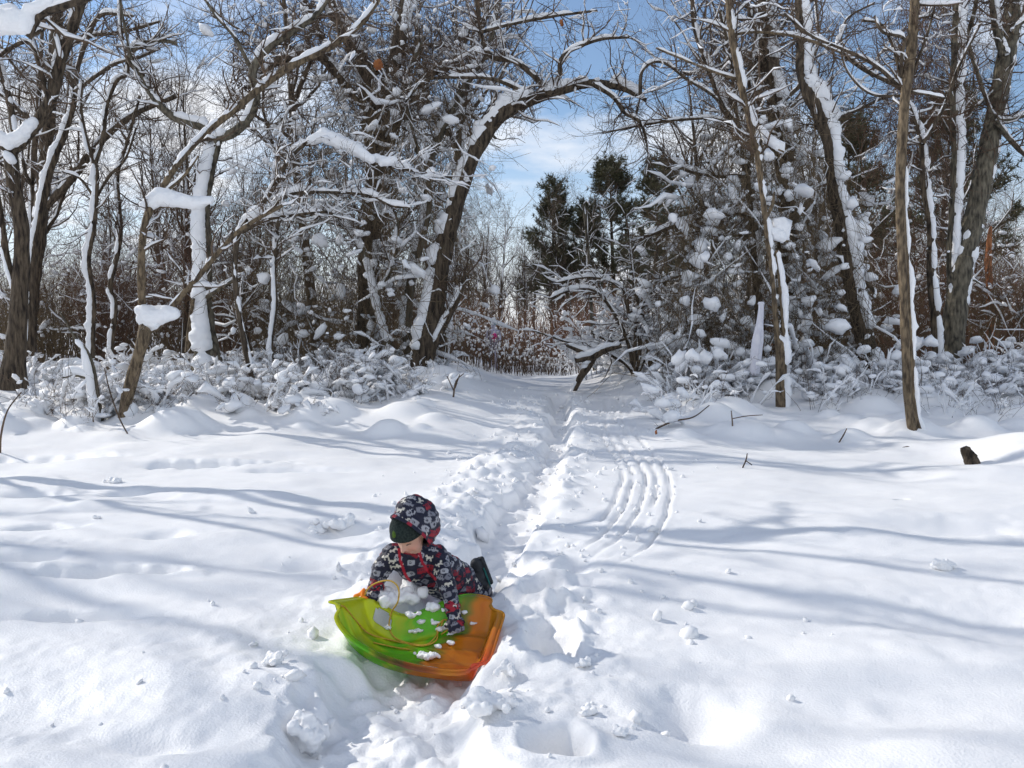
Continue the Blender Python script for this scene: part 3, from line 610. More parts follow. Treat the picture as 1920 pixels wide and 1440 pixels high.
T('thick_dark_trunk', 'thick olive-dark trunk leaning right at the right-hand edge of the wood', 18.6, [
    D(p=[(1782, 695, 52), (1790, 600, 45), (1803, 510, 43), (1824, 420, 41), (1846, 320, 39), (1866, 220, 37), (1884, 120, 35), (1896, 50, 33), (1902, -30, 30)], wind=(.9, -.35, 0), amt=.55, gap=-.1, t0=.6, h=.05),
    D(p=[(1884, 105, 18), (1870, 60, 17), (1862, 10, 15), (1858, -30, 14)], amt=.9, wind=WR),
    D(p=[(1822, 430, 16), (1800, 480, 15), (1785, 560, 14), (1780, 640, 13)], amt=1.0, wind=WL, tw=0),
    D(p=[(1896, 60, 10), (1920, 40, 9), (1960, 30, 8)], amt=1.3),
    D(p=[(1866, 225, 10), (1900, 270, 9), (1945, 310, 8)], amt=.8),
    D(p=[(1800, 525, 5), (1825, 525, 5), (1842, 535, 3)], amt=1.4, tw=0),
], twigs=(90, 330, 750), seed=46, tsnow=.2, bark=BARKG)
T('forked_vine_tree', 'vine-draped tree whose thin snowy stem leans left above the thicket', 18.4, [
    D(p=[(1440, 740, 20), (1425, 600, 20), (1415, 450, 20), (1405, 345, 20), (1390, 280, 20), (1368, 225, 18), (1335, 145, 13), (1303, 55, 10), (1298, -20, 9)], wind=(.8, -.6, 0), amt=1.3, gap=-.35, t0=.5),
    D(p=[(1390, 280, 12), (1378, 180, 11), (1370, 100, 9), (1350, 20, 8)], amt=.9, wind=WR),
    D(p=[(1370, 230, 7), (1330, 222, 7), (1270, 225, 6), (1200, 235, 5), (1130, 250, 3)], amt=.7),
    D(p=[(1400, 330, 9), (1340, 330, 8), (1290, 320, 8), (1255, 298, 6)], amt=1.5, h=.15),
    D(p=[(1400, 400, 9), (1330, 405, 8), (1265, 425, 7), (1210, 445, 5)], amt=1.5, h=.14),
    D(p=[(1410, 440, 8), (1340, 440, 7), (1280, 420, 7), (1220, 440, 5)], amt=1.5, h=.12),
], twigs=(170, 760, 1600), tl=(1.1, .6, .32), seed=48, tsnow=.4, droop=.1)
# a tree standing left of the picture whose limb reaches in at the top corner
pads(T('overhanging_tree', 'dark limb reaching in overhead with a thick wedge of snow in its fork', 10.5, [
    D(p=[(-330, 830, 46), (-310, 600, 42), (-250, 350, 38), (-150, 180, 32), (-60, 60, 26), (0, 28, 22), (42, 48, 19), (53, 70, 17), (72, 30, 17), (110, 14, 17), (182, -12, 15), (260, -60, 12)], amt=1.0, h=.16, wob=.1, t0=.5),
    D(p=[(53, 66, 12), (68, 62, 9), (80, 56, 6)], amt=.8, tw=0),
    D(p=[(-250, 350, 22), (-330, 100, 20), (-380, -200, 16), (-360, -500, 12)], amt=.8),
    D(p=[(-310, 600, 20), (-480, 300, 18), (-560, -50, 14), (-540, -400, 10)], amt=.8),
    D(p=[(-150, 180, 16), (-120, -100, 14), (-60, -400, 10)], amt=.8),
], twigs=(60, 260, 600), seed=50, tsnow=.3), 10.45, [[(-10, 44, 24), (25, 38, 24), (44, 52, 15), (56, 20, 12), (90, 4, 12)]])

# ------------------------------------------------------------------ generators: bare trees, brush, vines, brambles, pines
def ico(sub=1):
    bm = bmesh.new(); bmesh.ops.create_icosphere(bm, subdivisions=sub, radius=1)
    V = np.array([v.co[:] for v in bm.verts]); Tt = np.array([[v.index for v in f.verts] for f in bm.faces]); bm.free(); return V, Tt
ICO1, ICOT1 = ico(1); ICO2, ICOT2 = ico(2); ICO3, ICOT3 = ico(4)
def lumps(C, S, seed=0, flat=0.65, amp=0.35, hi=False):
    """many snow clods in one mesh; S (N,3) half sizes"""
    B, Tt = (ICO2, ICOT2) if hi else (ICO1, ICOT1)
    g = np.random.default_rng(seed); N = len(C); a = g.uniform(0, 6.28, N); c, s_ = np.cos(a), np.sin(a)
    V = np.repeat(B[None], N, 0) * S[:, None, :]
    x = V[..., 0] * c[:, None] - V[..., 1] * s_[:, None]; y = V[..., 0] * s_[:, None] + V[..., 1] * c[:, None]
    tilt = g.normal(0, .35, (N, 1)); V = np.stack([x, y, V[..., 2] + x * tilt], -1)
    off = g.uniform(0, 100, (N, 1, 3))
    n = fbm(V / S.mean(1)[:, None, None] * 1.3 + off, 2, 5)
    V = V * (1 + amp * n[..., None]) + C[:, None, :]
    Ti = (Tt[None] + (np.arange(N) * len(B))[:, None, None]).reshape(-1, 3)
    return V.reshape(-1, 3), Ti
def lumps2(C, S, seed=0, amp=.35, big=.045):
    """the same, with smoother meshes for the larger clods"""
    k = S.mean(1) > big; a = lumps(C[~k], S[~k], seed, amp=amp * .8); b = lumps(C[k], S[k], seed + 1, amp=amp, hi=True)
    return np.concatenate([a[0], b[0]]), np.concatenate([a[1], b[1] + len(a[0])])
def bare_tree(seed, H, r0, lean=0.1, nl=16, nt=(120, 520, 1300), dense=1.0, snow=.22, crown0=.3, fork=False):
    g = np.random.default_rng(seed); K = 12
    z = np.linspace(-.3, H, K); wx = np.cumsum(g.normal(0, .035 * H / 10, K)) + lean * z * g.choice([-1, 1]); wy = np.cumsum(g.normal(0, .035 * H / 10, K))
    P0 = np.stack([wx - wx[0], wy - wy[0], z], -1)[None]; R0 = (r0 * (1 - np.linspace(0, 1, K)) ** .8 + .012)[None]
    P1, R1 = grow(P0, R0, nl, H * .33, spread=.85, up=.45, curl=.22, K=8, r0=.55, t0=crown0, g=g)
    P2, R2 = grow(P1, R1, nt[0], H * .15, spread=.8, up=.25, curl=.3, K=6, r0=.55, g=g, rmin=.006)
    P3, R3 = grow(P2, R2, nt[1], H * .075, spread=.85, up=.2, curl=.35, K=4, r0=.6, g=g, rmin=.0045)
    P4, R4 = grow(P3, R3, nt[2], H * .042, spread=.9, up=.15, curl=.35, K=3, r0=.8, g=g, rmin=.0038)
    tr = mesh('trunk', *join([tubes(P0, R0, 9), tubes(P1, R1, 6)]))
    cr = mesh('crown', *join([tubes(P2, R2, 4), tubes(P3, R3, 3), tubes(P4, R4, 3)]))
    parts = []
    for q in range(len(P1)):
        parts.append(snow_loaf(P1[q], R1[q], .9, (0, -.3, 0), -.3, sides=6, seed=seed + q, hmax=.07))
    parts.append(snow_loaf(P0[0], R0[0], .8, (g.choice([-.7, .7]), -.7, 0), -.1, sides=8, seed=seed, hmax=.1))
    parts.append(twig_snow(P2, R2, 1.1, snow, seed, hh=.02)); parts.append(twig_snow(P3, R3, 1.0, snow * .25, seed + 1, hh=.014))
    sn = mesh('snow', *join(parts))
    return tr, cr, sn
def thing3(name, meshes, mats, label, cat, group=None):
    e = empty(name); tag(e, label, cat, group)
    for nm, me, m in zip(('trunk', 'crown', 'snow'), meshes, mats):
        o = obj(nm, me, m, e)
        if nm != 'trunk': o['kind'] = 'stuff'
    return e
def place(protos, spots, g, smin=.85, smax=1.2, sink=.1, label=None):
    used = [False] * len(protos); res = []
    for (x, y) in spots:
        k = int(g.integers(len(protos))); o = protos[k] if not used[k] else copy_tree(protos[k]); used[k] = True
        o.location = (x, y, float(base_ground(x, y)) - sink); o.rotation_euler = (0, 0, g.uniform(0, 6.28)); s = g.uniform(smin, smax); o.scale = (s, s, s)
        res.append(o)
    for k, u in enumerate(used):
        if not u:
            for ch in list(protos[k].children): bpy.data.objects.remove(ch)
            bpy.data.objects.remove(protos[k])
    return res
gb = np.random.default_rng(77)
far_label = 'bare brown forest tree far back in the wood, flecked with snow'
FARM = [(bare_tree(200 + k, H, r, nl=18 + 2 * k), H) for k, (H, r) in enumerate([(13, .16), (11, .13), (15, .2), (9, .1), (12, .15)])]
protos = [thing3('bare_tree', fm, (BARK, FARTWIG, SNOWT), far_label, 'tree', 'bare trees of the wood behind') for fm, H in FARM]
spots = []
def ok_far(x, y):
    p = pix(np.array([x, y, 1.0]))[0]
    if 868 < p < 1290 and y < 62: return False
    return -500 < p < 2450
tries = 0
while len(spots) < 66 and tries < 4000:
    tries += 1
    y = 22 + 46 * gb.random() ** 1.3; p = gb.uniform(-380, 2340); x = (p - 960) / F * y
    if p < -160 and y < 33: continue
    if not ok_far(x, y) or (-15 < x < -1 and 27 < y < 47) or (p > 1450 and y < 30): continue
    if min([9] + [math.hypot(x - a, y - b) for a, b in spots]) < 1.3: continue
    spots.append((x, y))
far = place(protos, spots, gb, .8, 1.2)
for o in far:
    if pix(np.array(o.location))[0] > 1450: o.scale = tuple(x * .72 for x in o.scale)
LOOK = {13: 'tall straight', 11: 'medium-height', 15: 'thick-trunked towering', 9: 'low slender', 12: 'many-limbed'}
def relabel(obs, looks, what, cat):
    for o in obs:
        k = [ch.data.name for ch in o.children if ch.name.startswith(('trunk', 'stems'))][0]; px_ = pix(np.array(o.location))[0]; d = 'just behind the front trees' if o.location.y < 30 else ('in the middle of the wood' if o.location.y < 44 else 'deep in the wood')
        side = 'left' if px_ < 1050 else 'right'
        o['label'] = f'{looks[k]} {what} {d}, {side} of the path'; o['group'] = f'{what}s {side} of the path'
relabel(far, {p_[0].name: LOOK[h_] for p_, h_ in FARM}, 'bare forest tree', 'tree')
low = []
for k in range(44):      # a lower line of woodland closing the view down the path
    y = gb.uniform(50, 84); p = gb.uniform(830, 1320); low.append(((p - 960) / F * y, y))
lp = [thing3('bare_tree', bare_tree(240 + k, 8.2, .12, nl=20, nt=(120, 520, 1300), crown0=.15), (BARK, FARTWIG, SNOWT), 'small bare tree in the far woodland closing the view down the path', 'tree', 'low far trees at the end of the path') for k in range(2)]
place(lp, low, gb, .75, 1.1)

def brush(seed, H, n=16, spreadr=.8, nt=(150, 620), snow=.35, arch=.0, rad=.012, lump=50, ls=.05, fs=1.0, hi=False, lmax=.12):
    """a many-stemmed leafless bush"""
    g = np.random.default_rng(seed); K = 8
    a = g.uniform(0, 6.28, n); d = np.stack([np.cos(a), np.sin(a), np.zeros(n)], -1) * g.uniform(.1, 1, (n, 1)) * spreadr + UP
    d = nrm(d); L = H * g.uniform(.6, 1.15, n); p = np.stack([np.cos(a), np.sin(a), np.zeros(n)], -1) * g.uniform(0, .3, (n, 1)) * spreadr - UP * .15
    pts = [p]
    for k in range(K - 1):
        pts.append(pts[-1] + d * (L / (K - 1))[:, None]); d = nrm(d + g.normal(0, .16, (n, 3)) - UP * arch * (k / K))
    P0 = np.stack(pts, 1); R0 = rad * g.uniform(.6, 1.2, (n, 1)) * np.linspace(1, .35, K)[None]
    P1, R1 = grow(P0, R0, nt[0], H * .28, spread=.8, up=.2 - arch * .3, curl=.3, r0=.6, g=g, rmin=.0035, t0=.2)
    P2, R2 = grow(P1, R1, nt[1], H * .14, spread=.9, up=.1, curl=.35, K=4, r0=.7, g=g, rmin=.0028)
    st = mesh('stems', *join([tubes(P0, R0, 5), tubes(P1, R1, 3), tubes(P2, R2, 3)]))
    pr = [twig_snow(P0, R0, 1.8, min(1.0, snow * 1.5), seed, lo=.25, sides=5, hh=.03), twig_snow(P1, R1, 1.4, snow * fs, seed + 1, hh=.022)] + ([twig_snow(P2, R2, 1.0, snow * .3, seed + 2, hh=.013)] if fs > .5 else [])
    V, Q = join(pr)
    Pl = P1.reshape(-1, 3); C = Pl[g.choice(len(Pl), lump)]; s = np.minimum(g.gamma(2.0, ls * .4, (lump, 1)) + .015, lmax)
    LV, LT = lumps(C, s * g.uniform(.6, 1.4, (lump, 3)) * np.array([1.25, 1.25, .75]), seed, hi=hi)
    sn = mesh('snow', np.concatenate([V, LV]), Q, LT + len(V))
    return st, sn
def thing2(name, meshes, mats, label, cat, group=None, names=('stems', 'snow')):
    e = empty(name); tag(e, label, cat, group)
    for nm, me, m in zip(names, meshes, mats): obj(nm, me, m, e)['kind'] = 'stuff'
    return e
# brown understorey deep in the wood
UPM = [(brush(300 + k, h, 22, .55, (260, 1100), .05, .03, .014, 40, .045), n_) for k, (h, n_) in enumerate([(4.2, 'brownish-red'), (3.4, 'short tawny'), (5.0, 'tall brownish-red'), (3.8, 'tawny')])]
up_ = [thing2('bare_shrub', um, (VINE if k % 2 else TWIGR, SNOWT), 'tall bare brown shrub filling the wood behind the front trees', 'shrub', 'bare understorey shrubs in the wood') for k, (um, _n) in enumerate(UPM)]
us_ = []
while len(us_) < 120:
    y = 21.5 + 34 * gb.random() ** 1.2; p = gb.uniform(-120, 2270); x = (p - 960) / F * y
    if 845 < p < 1265 or (-12 < x < -1 and 28 < y < 46): continue
    us_.append((x, y))
relabel(place(up_, us_, gb, .75, 1.2), {m_[0].name: n_ for m_, n_ in UPM}, 'leafless shrub', 'shrub')
# thin-stalked rust-brown thicket across the end of the path
def stalks(name, n, xr, yr, h, m, label, cat, snowf=.6, seed=0, lean=.12, r=.008, twn=0):
    g = np.random.default_rng(seed); x = g.uniform(*xr, n); y = g.uniform(*yr, n); z = base_ground(x, y) - .05
    K = 4; d = nrm(np.stack([g.normal(0, lean, n), g.normal(0, lean, n), np.ones(n)], -1)); L = h * g.uniform(.45, 1.1, n) * (.8 + .45 * noise2(x * .55, y * .55, 12))
    pts = [np.stack([x, y, z], -1)]
    for k in range(K - 1): pts.append(pts[-1] + d * (L / (K - 1))[:, None]); d = nrm(d + g.normal(0, .09, (n, 3)))
    P = np.stack(pts, 1); Rr = r * g.uniform(.6, 1.3, (n, 1)) * np.linspace(1, .5, K)[None]
    parts = [tubes(P, Rr, 3)]
    if twn:
        P1, R1 = grow(P, Rr, twn, h * .3, spread=.6, up=.4, curl=.25, K=3, r0=.7, g=g, rmin=r * .45, t0=.3); parts.append(tubes(P1, R1, 3))
        tips = np.concatenate([P1[:, 2], P[:, -1], P[:, 2]])
    else: tips = np.concatenate([P[:, -1], P[:, 2]])
    o = obj(name, mesh(name, *join(parts)), m); tag(o, label, cat, kind='stuff')
    c = tips[g.random(len(tips)) < snowf]; s = g.uniform(.012, .05, (len(c), 1)) * np.array([1, 1, 1.1])
    V, Tt = lumps(c, s * np.ones((len(c), 3)), seed); obj('snow', mesh('snow', V, None, Tt), SNOWT, o)['kind'] = 'stuff'
    return o
stalks('rust_thicket', 2600, (-5.5, 6), (33, 44), 3.0, REED, 'rust-brown thicket of thin stalks across the end of the path', 'thicket', .14, 61, .14, .013, 4200)
stalks('stalk_row', 620, (-2.4, 2.6), (25.5, 29.5), 1.5, TWIG, 'dark upright stalks standing in the snow before the rust-brown thicket', 'stalks', .5, 62, .10, .010, 500)
stalks('rust_thicket', 1900, (9.5, 22), (25, 34), 3.4, REED, 'rust-brown thicket at the right-hand side behind the thick dark trunk', 'thicket', .25, 63, .2, .013, 2800)
stalks('brown_thicket', 2600, (-24, -4), (24, 36), 3.0, VINE, 'brown thicket of thin stalks low in the wood left of the path', 'thicket', .2, 64, .22, .013, 3800)

def vine_tangle(name, label, region, Yr, n, L, seed, nt, lump, lsz=.05, m=None, mid=None):
    """hanging leafless vines inside an outline seen in the photograph, in a slab of real depth"""
    g = np.random.default_rng(seed); poly = np.array(region, float)
    def inside(x, y):
        c = np.zeros(len(x), bool); j = len(poly) - 1
        for i in range(len(poly)):
            xi, yi = poly[i]; xj, yj = poly[j]
            c ^= ((yi > y) != (yj > y)) & (x < (xj - xi) * (y - yi) / (yj - yi + 1e-9) + xi); j = i
        return c
    lo, hi = poly.min(0), poly.max(0); P = []
    while len(P) < n:
        x = g.uniform(lo[0], hi[0], 4 * n); y = g.uniform(lo[1], hi[1], 4 * n); k = inside(x, y)
        for a, b in zip(x[k], y[k]):
            P.append(at(a, b, g.uniform(*Yr)))
            if len(P) >= n: break
    P = np.array(P); d = nrm(np.stack([g.normal(0, .55, n), g.normal(0, .45, n), g.normal(-.75, .6, n)], -1)); K = 6; st = (L * g.uniform(.35, 1.2, n) / (K - 1))[:, None]
    pts = [P]
    for k in range(K - 1):
        pts.append(pts[-1] + d * st); d = nrm(d + g.normal(0, .36, (n, 3)) - UP * .15)
    P0 = np.stack(pts, 1); gd = base_ground(P0[..., 0], P0[..., 1]) - .03; P0[..., 2] = np.maximum(P0[..., 2], gd)
    R0 = g.uniform(.003, .008, (n, 1)) * np.linspace(1, .6, K)[None]
    P1, R1 = grow(P0, R0, nt, .42, spread=.95, up=-.05, curl=.45, K=4, r0=.8, g=g, rmin=.0028, t0=0)
    e = obj(name, mesh(name, *join([tubes(P0, R0, 3), tubes(P1, R1, 3)])), m or VINE); tag(e, label, 'vines', kind='stuff')
    A = P0.reshape(-1, 3); C = A[g.choice(len(A), lump)]; s = np.minimum(g.gamma(1.6, lsz * .55, (lump, 1)) + .012, .14)
    LV, LT = lumps2(C, s * g.uniform(.55, 1.45, (lump, 3)) * np.array([1.2, 1.0, .8]), seed, amp=.5)
    V, Q = join([twig_snow(P0, R0, 1.5, .10, seed, lo=.6, hh=.022)])
    obj('snow', mesh('snow', np.concatenate([V, LV]), Q, LT + len(V)), SNOWT, e)['kind'] = 'stuff'
    return e
vine_tangle('vine_tangle', 'tangled curtain of bare vines hung with snow clods round the trunks left of the path', [(520, 260), (640, 120), (800, 120), (900, 200), (860, 330), (870, 520), (800, 690), (640, 720), (470, 700), (430, 560), (440, 420)], (17.2, 22.5), 2500, 2.2, 71, 5600, 700, .055)
vine_tangle('vine_tangle', 'dense brown curtain of vines hung with snow clods round the trunks right of the path', [(1330, 240), (1400, 160), (1500, 180), (1600, 330), (1640, 560), (1660, 740), (1400, 750), (1260, 700), (1230, 560), (1260, 380)], (16.2, 20.5), 2900, 2.0, 72, 6400, 1000, .062)
vine_tangle('vine_tangle', 'fine reddish vines hanging high behind the straight brown sapling', [(1690, -40), (1790, -40), (1775, 120), (1760, 260), (1700, 300), (1640, 220), (1690, 120)], (18.5, 21.5), 700, 2.4, 73, 1800, 30, .03, TWIGR)
vine_tangle('vine_tangle', 'mesh of fine vines high in the crowns above the vine-hung trunk', [(430, -40), (900, -40), (1000, 60), (960, 140), (700, 200), (520, 260), (420, 160)], (17.5, 22), 900, 1.8, 74, 2600, 500, .028, TWIG)

# snow-laden brambles along the foot of the wood
NEAR = lambda p: ('by the dark forked tree' if p < 110 else 'round the forked sapling' if p < 330 else 'between the pale tree and the vine thicket' if p < 520 else 'before the vine thicket left of the path' if p < 900 else 'round the broken sapling' if p < 1520 else 'below the leaning snowy trunk' if p < 1670 else 'round the striped sapling' if p < 1770 else 'by the thick olive trunk')
def bramble_labels(obs, what='snow-capped bramble'):
    for o in obs:
        sz = 'small' if o.scale[0] < .76 else 'middling' if o.scale[0] < .93 else 'large'; d = 'front-row' if o.location.y < 15.2 else 'second-row' if o.location.y < 17.4 else 'rear'
        o['label'] = f'{sz} {d} {what} {NEAR(pix(np.array(o.location))[0])}'
br = [thing2('bramble', brush(400 + k, h, 16, 1.4, (90, 260), .75, .26, .007, lp_, .085, .13, True, .13), (TWIG, SNOWT), 'snow-laden bramble bush along the foot of the wood left of the path', 'bramble', 'brambles left of the path') for k, (h, lp_) in enumerate([(1.0, 22), (1.25, 26), (.8, 18), (1.15, 30)])]
bs = []
for _ in range(58):
    p = gb.uniform(-120, 800); y = gb.uniform(13.2, 19.5) + (1.2 if p > 600 else 0); bs.append(((p - 960) / F * y, y))
bramble_labels(place(br, bs, gb, .6, 1.1, .05))
br = [thing2('bramble', brush(420 + k, h, 16, 1.4, (90, 260), .75, .26, .007, lp_, .085, .13, True, .13), (TWIG, SNOWT), 'snow-laden bramble bush along the foot of the wood right of the path', 'bramble', 'brambles right of the path') for k, (h, lp_) in enumerate([(1.0, 24), (1.25, 28), (.85, 22)])]
bs = []
for _ in range(52):
    p = gb.uniform(1270, 2050); y = gb.uniform(14.6, 19.5); bs.append(((p - 960) / F * y, y))
bramble_labels(place(br, bs, gb, .6, 1.1, .05))
# snowy shrubs beside the end of the path
T('arching_shrub', 'snow-lined shrub of arching stems beside the path in front of the pines', 19.4, [
    D(p=[(1188, 712, 10), (1180, 650, 9), (1150, 585, 8), (1115, 545, 7), (1070, 545, 5), (1030, 560, 4)], amt=1.5, h=.13, gap=-.7, t0=.2),
    D(p=[(1190, 712, 10), (1200, 640, 9), (1180, 590, 8), (1165, 540, 7), (1110, 520, 5), (1040, 530, 3)], amt=1.5, h=.13, gap=-.7),
    D(p=[(1192, 712, 9), (1215, 640, 8), (1195, 560, 7), (1188, 520, 5), (1180, 450, 4), (1172, 400, 3)], amt=1.2),
    D(p=[(1195, 712, 9), (1170, 680, 8), (1120, 655, 7), (1060, 640, 5), (1000, 620, 3)], amt=1.5),
    D(p=[(1215, 706, 11), (1225, 660, 10), (1250, 635, 9), (1290, 610, 7), (1330, 600, 5)], amt=1.5, h=.13, gap=-.7),
    D(p=[(1225, 655, 8), (1200, 630, 7), (1150, 640, 6), (1110, 625, 4)], amt=1.5, h=.12),
    D(p=[(1275, 712, 14), (1280, 670, 12), (1300, 640, 10), (1345, 605, 8)], amt=1.5, h=.14),
    D(p=[(1190, 700, 8), (1195, 600, 7), (1230, 540, 6), (1290, 510, 5)], amt=1.3),
], cat='shrub', twigs=(160, 560, 700), tl=(.8, .45, .25), seed=52, tsnow=1.0, up=.1, droop=.06)
sh = [thing2('snowy_shrub', brush(440 + k, h, 14, 1.2, (140, 520), .95, .22, .01, 90, .07), (TWIG, SNOWT), 'snow-frosted shrub crowding the right-hand side of the path end', 'shrub', 'snow-frosted shrubs at the path end') for k, h in enumerate([2.3, 1.8])]
place(sh, [((p - 960) / F * y, y) for p, y in [(1120, 23), (1180, 21.5), (1240, 20.5), (1300, 19.5), (1330, 21), (1200, 25), (1270, 23), (1150, 29), (1240, 28), (1310, 26)]], gb, .8, 1.2)

# pines
def pine(seed, H, r0, crown0, spread):
    g = np.random.default_rng(seed); z = np.linspace(-.3, H, 9); P0 = np.stack([np.cumsum(g.normal(0, .04, 9)), np.cumsum(g.normal(0, .04, 9)), z], -1)[None]; R0 = (r0 * (1 - np.linspace(0, 1, 9)) + .02)[None]
    n = 64; t = crown0 + (1 - crown0) * np.sort(g.random(n)) ** .9; a = g.uniform(0, 6.28, n); b = np.stack([np.interp(t * H, z, P0[0, :, k]) for k in range(3)], -1)
    L = spread * (1.02 - (t - crown0) / (1 - crown0)) ** .75 * g.uniform(.5, 1.15, n) + .25; K = 6
    d = nrm(np.stack([np.cos(a), np.sin(a), .25 + .7 * (t - .4)], -1)); pts = [b]
    for k in range(K - 1): pts.append(pts[-1] + d * (L / (K - 1))[:, None]); d = nrm(d + g.normal(0, .1, (n, 3)) + UP * .06)
    P1 = np.stack(pts, 1); R1 = (.035 * np.linspace(1, .3, K))[None] * np.ones((n, 1))
    P2, R2 = grow(P1, R1, 800, .75, spread=.7, up=.25, curl=.2, K=4, r0=.5, g=g, t0=.3, rmin=.006)
    # needle tufts: many thin blades fanning from the shoots
    m = 30000; i = g.integers(len(P2), size=m); k = g.integers(1, 4, size=m); c = P2[i, k]; tan = nrm(P2[i, k] - P2[i, k - 1])
    d = nrm(tan * .7 + g.normal(size=(m, 3)) * .75 + UP * .15); s = nrm(np.cross(d, g.normal(size=(m, 3)))) * .020; ln = g.uniform(.16, .34, (m, 1))
    V = np.stack([c - s, c + s, c + d * ln + s * .25, c + d * ln - s * .25], 1).reshape(-1, 3)
    return mesh('trunk', *join([tubes(P0, R0, 8), tubes(P1, R1, 4), tubes(P2, R2, 3)])), mesh('crown', V, np.arange(m * 4).reshape(-1, 4), None, False), mesh('snow', *twig_snow(P1, R1, 1.3, .5, seed, hh=.04))
pa = thing3('pine_tree', pine(501, 11.0, .17, .28, 2.6), (BARK, NEEDLE, SNOWT), 'dark narrow pine standing alone against the white cloud at the path end', 'pine')
pb = thing3('pine_tree', pine(502, 11.5, .2, .2, 3.6), (BARK, NEEDLE, SNOWT), 'broad dark pine rising behind the snowy shrubs right of the path', 'pine')
pc = copy_tree(pb); pdn = copy_tree(pb); pe = copy_tree(pa); pf = copy_tree(pb)
for o, p, y, s, lab in [(pa, 1036, 58, 1.02, None), (pb, 1150, 56, 1.05, None), (pc, 1225, 50, .95, 'second broad pine half hidden behind the vine curtain right of the path'), (pdn, 1590, 33, .80, 'dark pine with level boughs behind the leaning snowy trunk'), (pf, 1755, 38, 1.0, 'tall dark pine behind the white-coated tree and the thick dark trunk'), (pe, 1098, 57, .88, 'smaller pine between the lone narrow pine and the broad pine')]:
    x = (p - 960) / F * y; o.location = (x, y, float(base_ground(x, y)) - .1); o.scale = (s, s, s); o.rotation_euler = (0, 0, p * .7)
    if lab: o['label'] = lab

# ------------------------------------------------------------------ sled
sid = np.arange(NU * NV).reshape(NU, NV)
Qs = np.stack([sid[:-1, :-1], sid[1:, :-1], sid[1:, 1:], sid[:-1, 1:]], -1)
uc = np.broadcast_to((u[:-1] + u[1:]) / 2, Qs.shape[:2]); vc = np.broadcast_to((v[:, :-1] + v[:, 1:]) / 2, Qs.shape[:2])
def rrect(a, b, a0, a1, b0, b1):
    x = (a - (a0 + a1) / 2) / ((a1 - a0) / 2); y = (b - (b0 + b1) / 2) / ((b1 - b0) / 2); return (x ** 4 + y ** 4) < 1
cut = rrect(uc, vc, .10, .235, .835, .94) | rrect(uc, vc, .915, .965, .14, .36)
# far rim dips behind the handle
Qk = Qs[~cut].reshape(-1, 4)
sme = mesh('shell', S.reshape(-1, 3), Qk)
Uf = np.broadcast_to(u, (NU, NV)).ravel(); Vf = np.broadcast_to(v, (NU, NV)).ravel()
pos = S.reshape(-1, 3); sw = fbm(np.stack([Uf * 3, Vf * 9, Uf * 0], -1), 3, 3); sw2 = fbm(np.stack([Uf * 14 + sw * 1.2, Vf * 3, Uf * 0 + 4], -1), 2, 7)
def mixc3(a, b, t): return np.array(a) * (1 - t[:, None]) + np.array(b) * t[:, None]
ug = Uf + .10 * sw - .13 * (Vf - .5)
yg, gr, dk, orr, rd = (.88, .97, .03), (.26, .84, .03), (.30, .40, .05), (1.0, .36, .03), (1.0, .14, .06)
c = mixc3(yg, gr, ss(.10, .30, ug)); c = c * (1 - ss(.55, .66, ug))[:, None] + np.array(dk) * ss(.55, .66, ug)[:, None]
c = c * (1 - ss(.66, .73, ug))[:, None] + np.array(orr) * ss(.66, .73, ug)[:, None]
k = ss(.80, 1.0, Uf) * ss(.55, .0, Vf); c = c * (1 - k)[:, None] + np.array(rd) * k[:, None]
k = ss(.78, .88, ug) * ss(.55, 1, Vf) * .5; c = c * (1 - k)[:, None] + np.array((.80, .50, .04)) * k[:, None]
k = ss(.15, .7, sw2) * .7; c = c * (1 - k)[:, None] + np.array((.85, .88, .04)) * k[:, None] * (ug < .6)[:, None] + np.array((.9, .26, .04)) * k[:, None] * (ug >= .6)[:, None]
k = np.exp(-((Vf / .03) ** 2)) * ss(.35, .45, Uf) * ss(.8, .66, Uf) * .8; c = c * (1 - k)[:, None] + np.array((.25, .05, .03)) * k[:, None]
ca = sme.color_attributes.new('tint', 'FLOAT_COLOR', 'POINT'); ca.data.foreach_set('color', np.concatenate([c, np.ones((len(c), 1))], 1).astype(np.float32).ravel())
m, t, b = mat('tinted_plastic'); t.nodes.remove(b); om = t.nodes['Material Output']
at_ = nn(t, 'ShaderNodeAttribute', attribute_name='tint')
tl_ = nn(t, 'ShaderNodeBsdfTranslucent'); df = nn(t, 'ShaderNodeBsdfDiffuse'); tp = nn(t, 'ShaderNodeBsdfTransparent'); gl = nn(t, 'ShaderNodeBsdfGlossy'); gl.inputs['Roughness'].default_value = .16
nb = nn(t, 'ShaderNodeTexNoise'); nb.inputs['Scale'].default_value = 60; bp = nn(t, 'ShaderNodeBump'); bp.inputs['Strength'].default_value = .25; bp.inputs['Distance'].default_value = .004
t.links.new(nb.outputs['Fac'], bp.inputs['Height']); t.links.new(bp.outputs[0], gl.inputs['Normal'])
gm = nn(t, 'ShaderNodeGamma'); gm.inputs['Gamma'].default_value = .70
t.links.new(at_.outputs['Color'], gm.inputs[0])
for n_ in (tl_, df): t.links.new(at_.outputs['Color'], n_.inputs['Color'])
t.links.new(gm.outputs[0], tp.inputs['Color'])
m1 = nn(t, 'ShaderNodeMixShader'); m1.inputs[0].default_value = .36; m2 = nn(t, 'ShaderNodeMixShader'); m2.inputs[0].default_value = .34; m3 = nn(t, 'ShaderNodeMixShader')
fr = nn(t, 'ShaderNodeFresnel'); fr.inputs['IOR'].default_value = 1.45
t.links.new(df.outputs[0], m1.inputs[1]); t.links.new(tl_.outputs[0], m1.inputs[2]); t.links.new(m1.outputs[0], m2.inputs[1]); t.links.new(tp.outputs[0], m2.inputs[2])
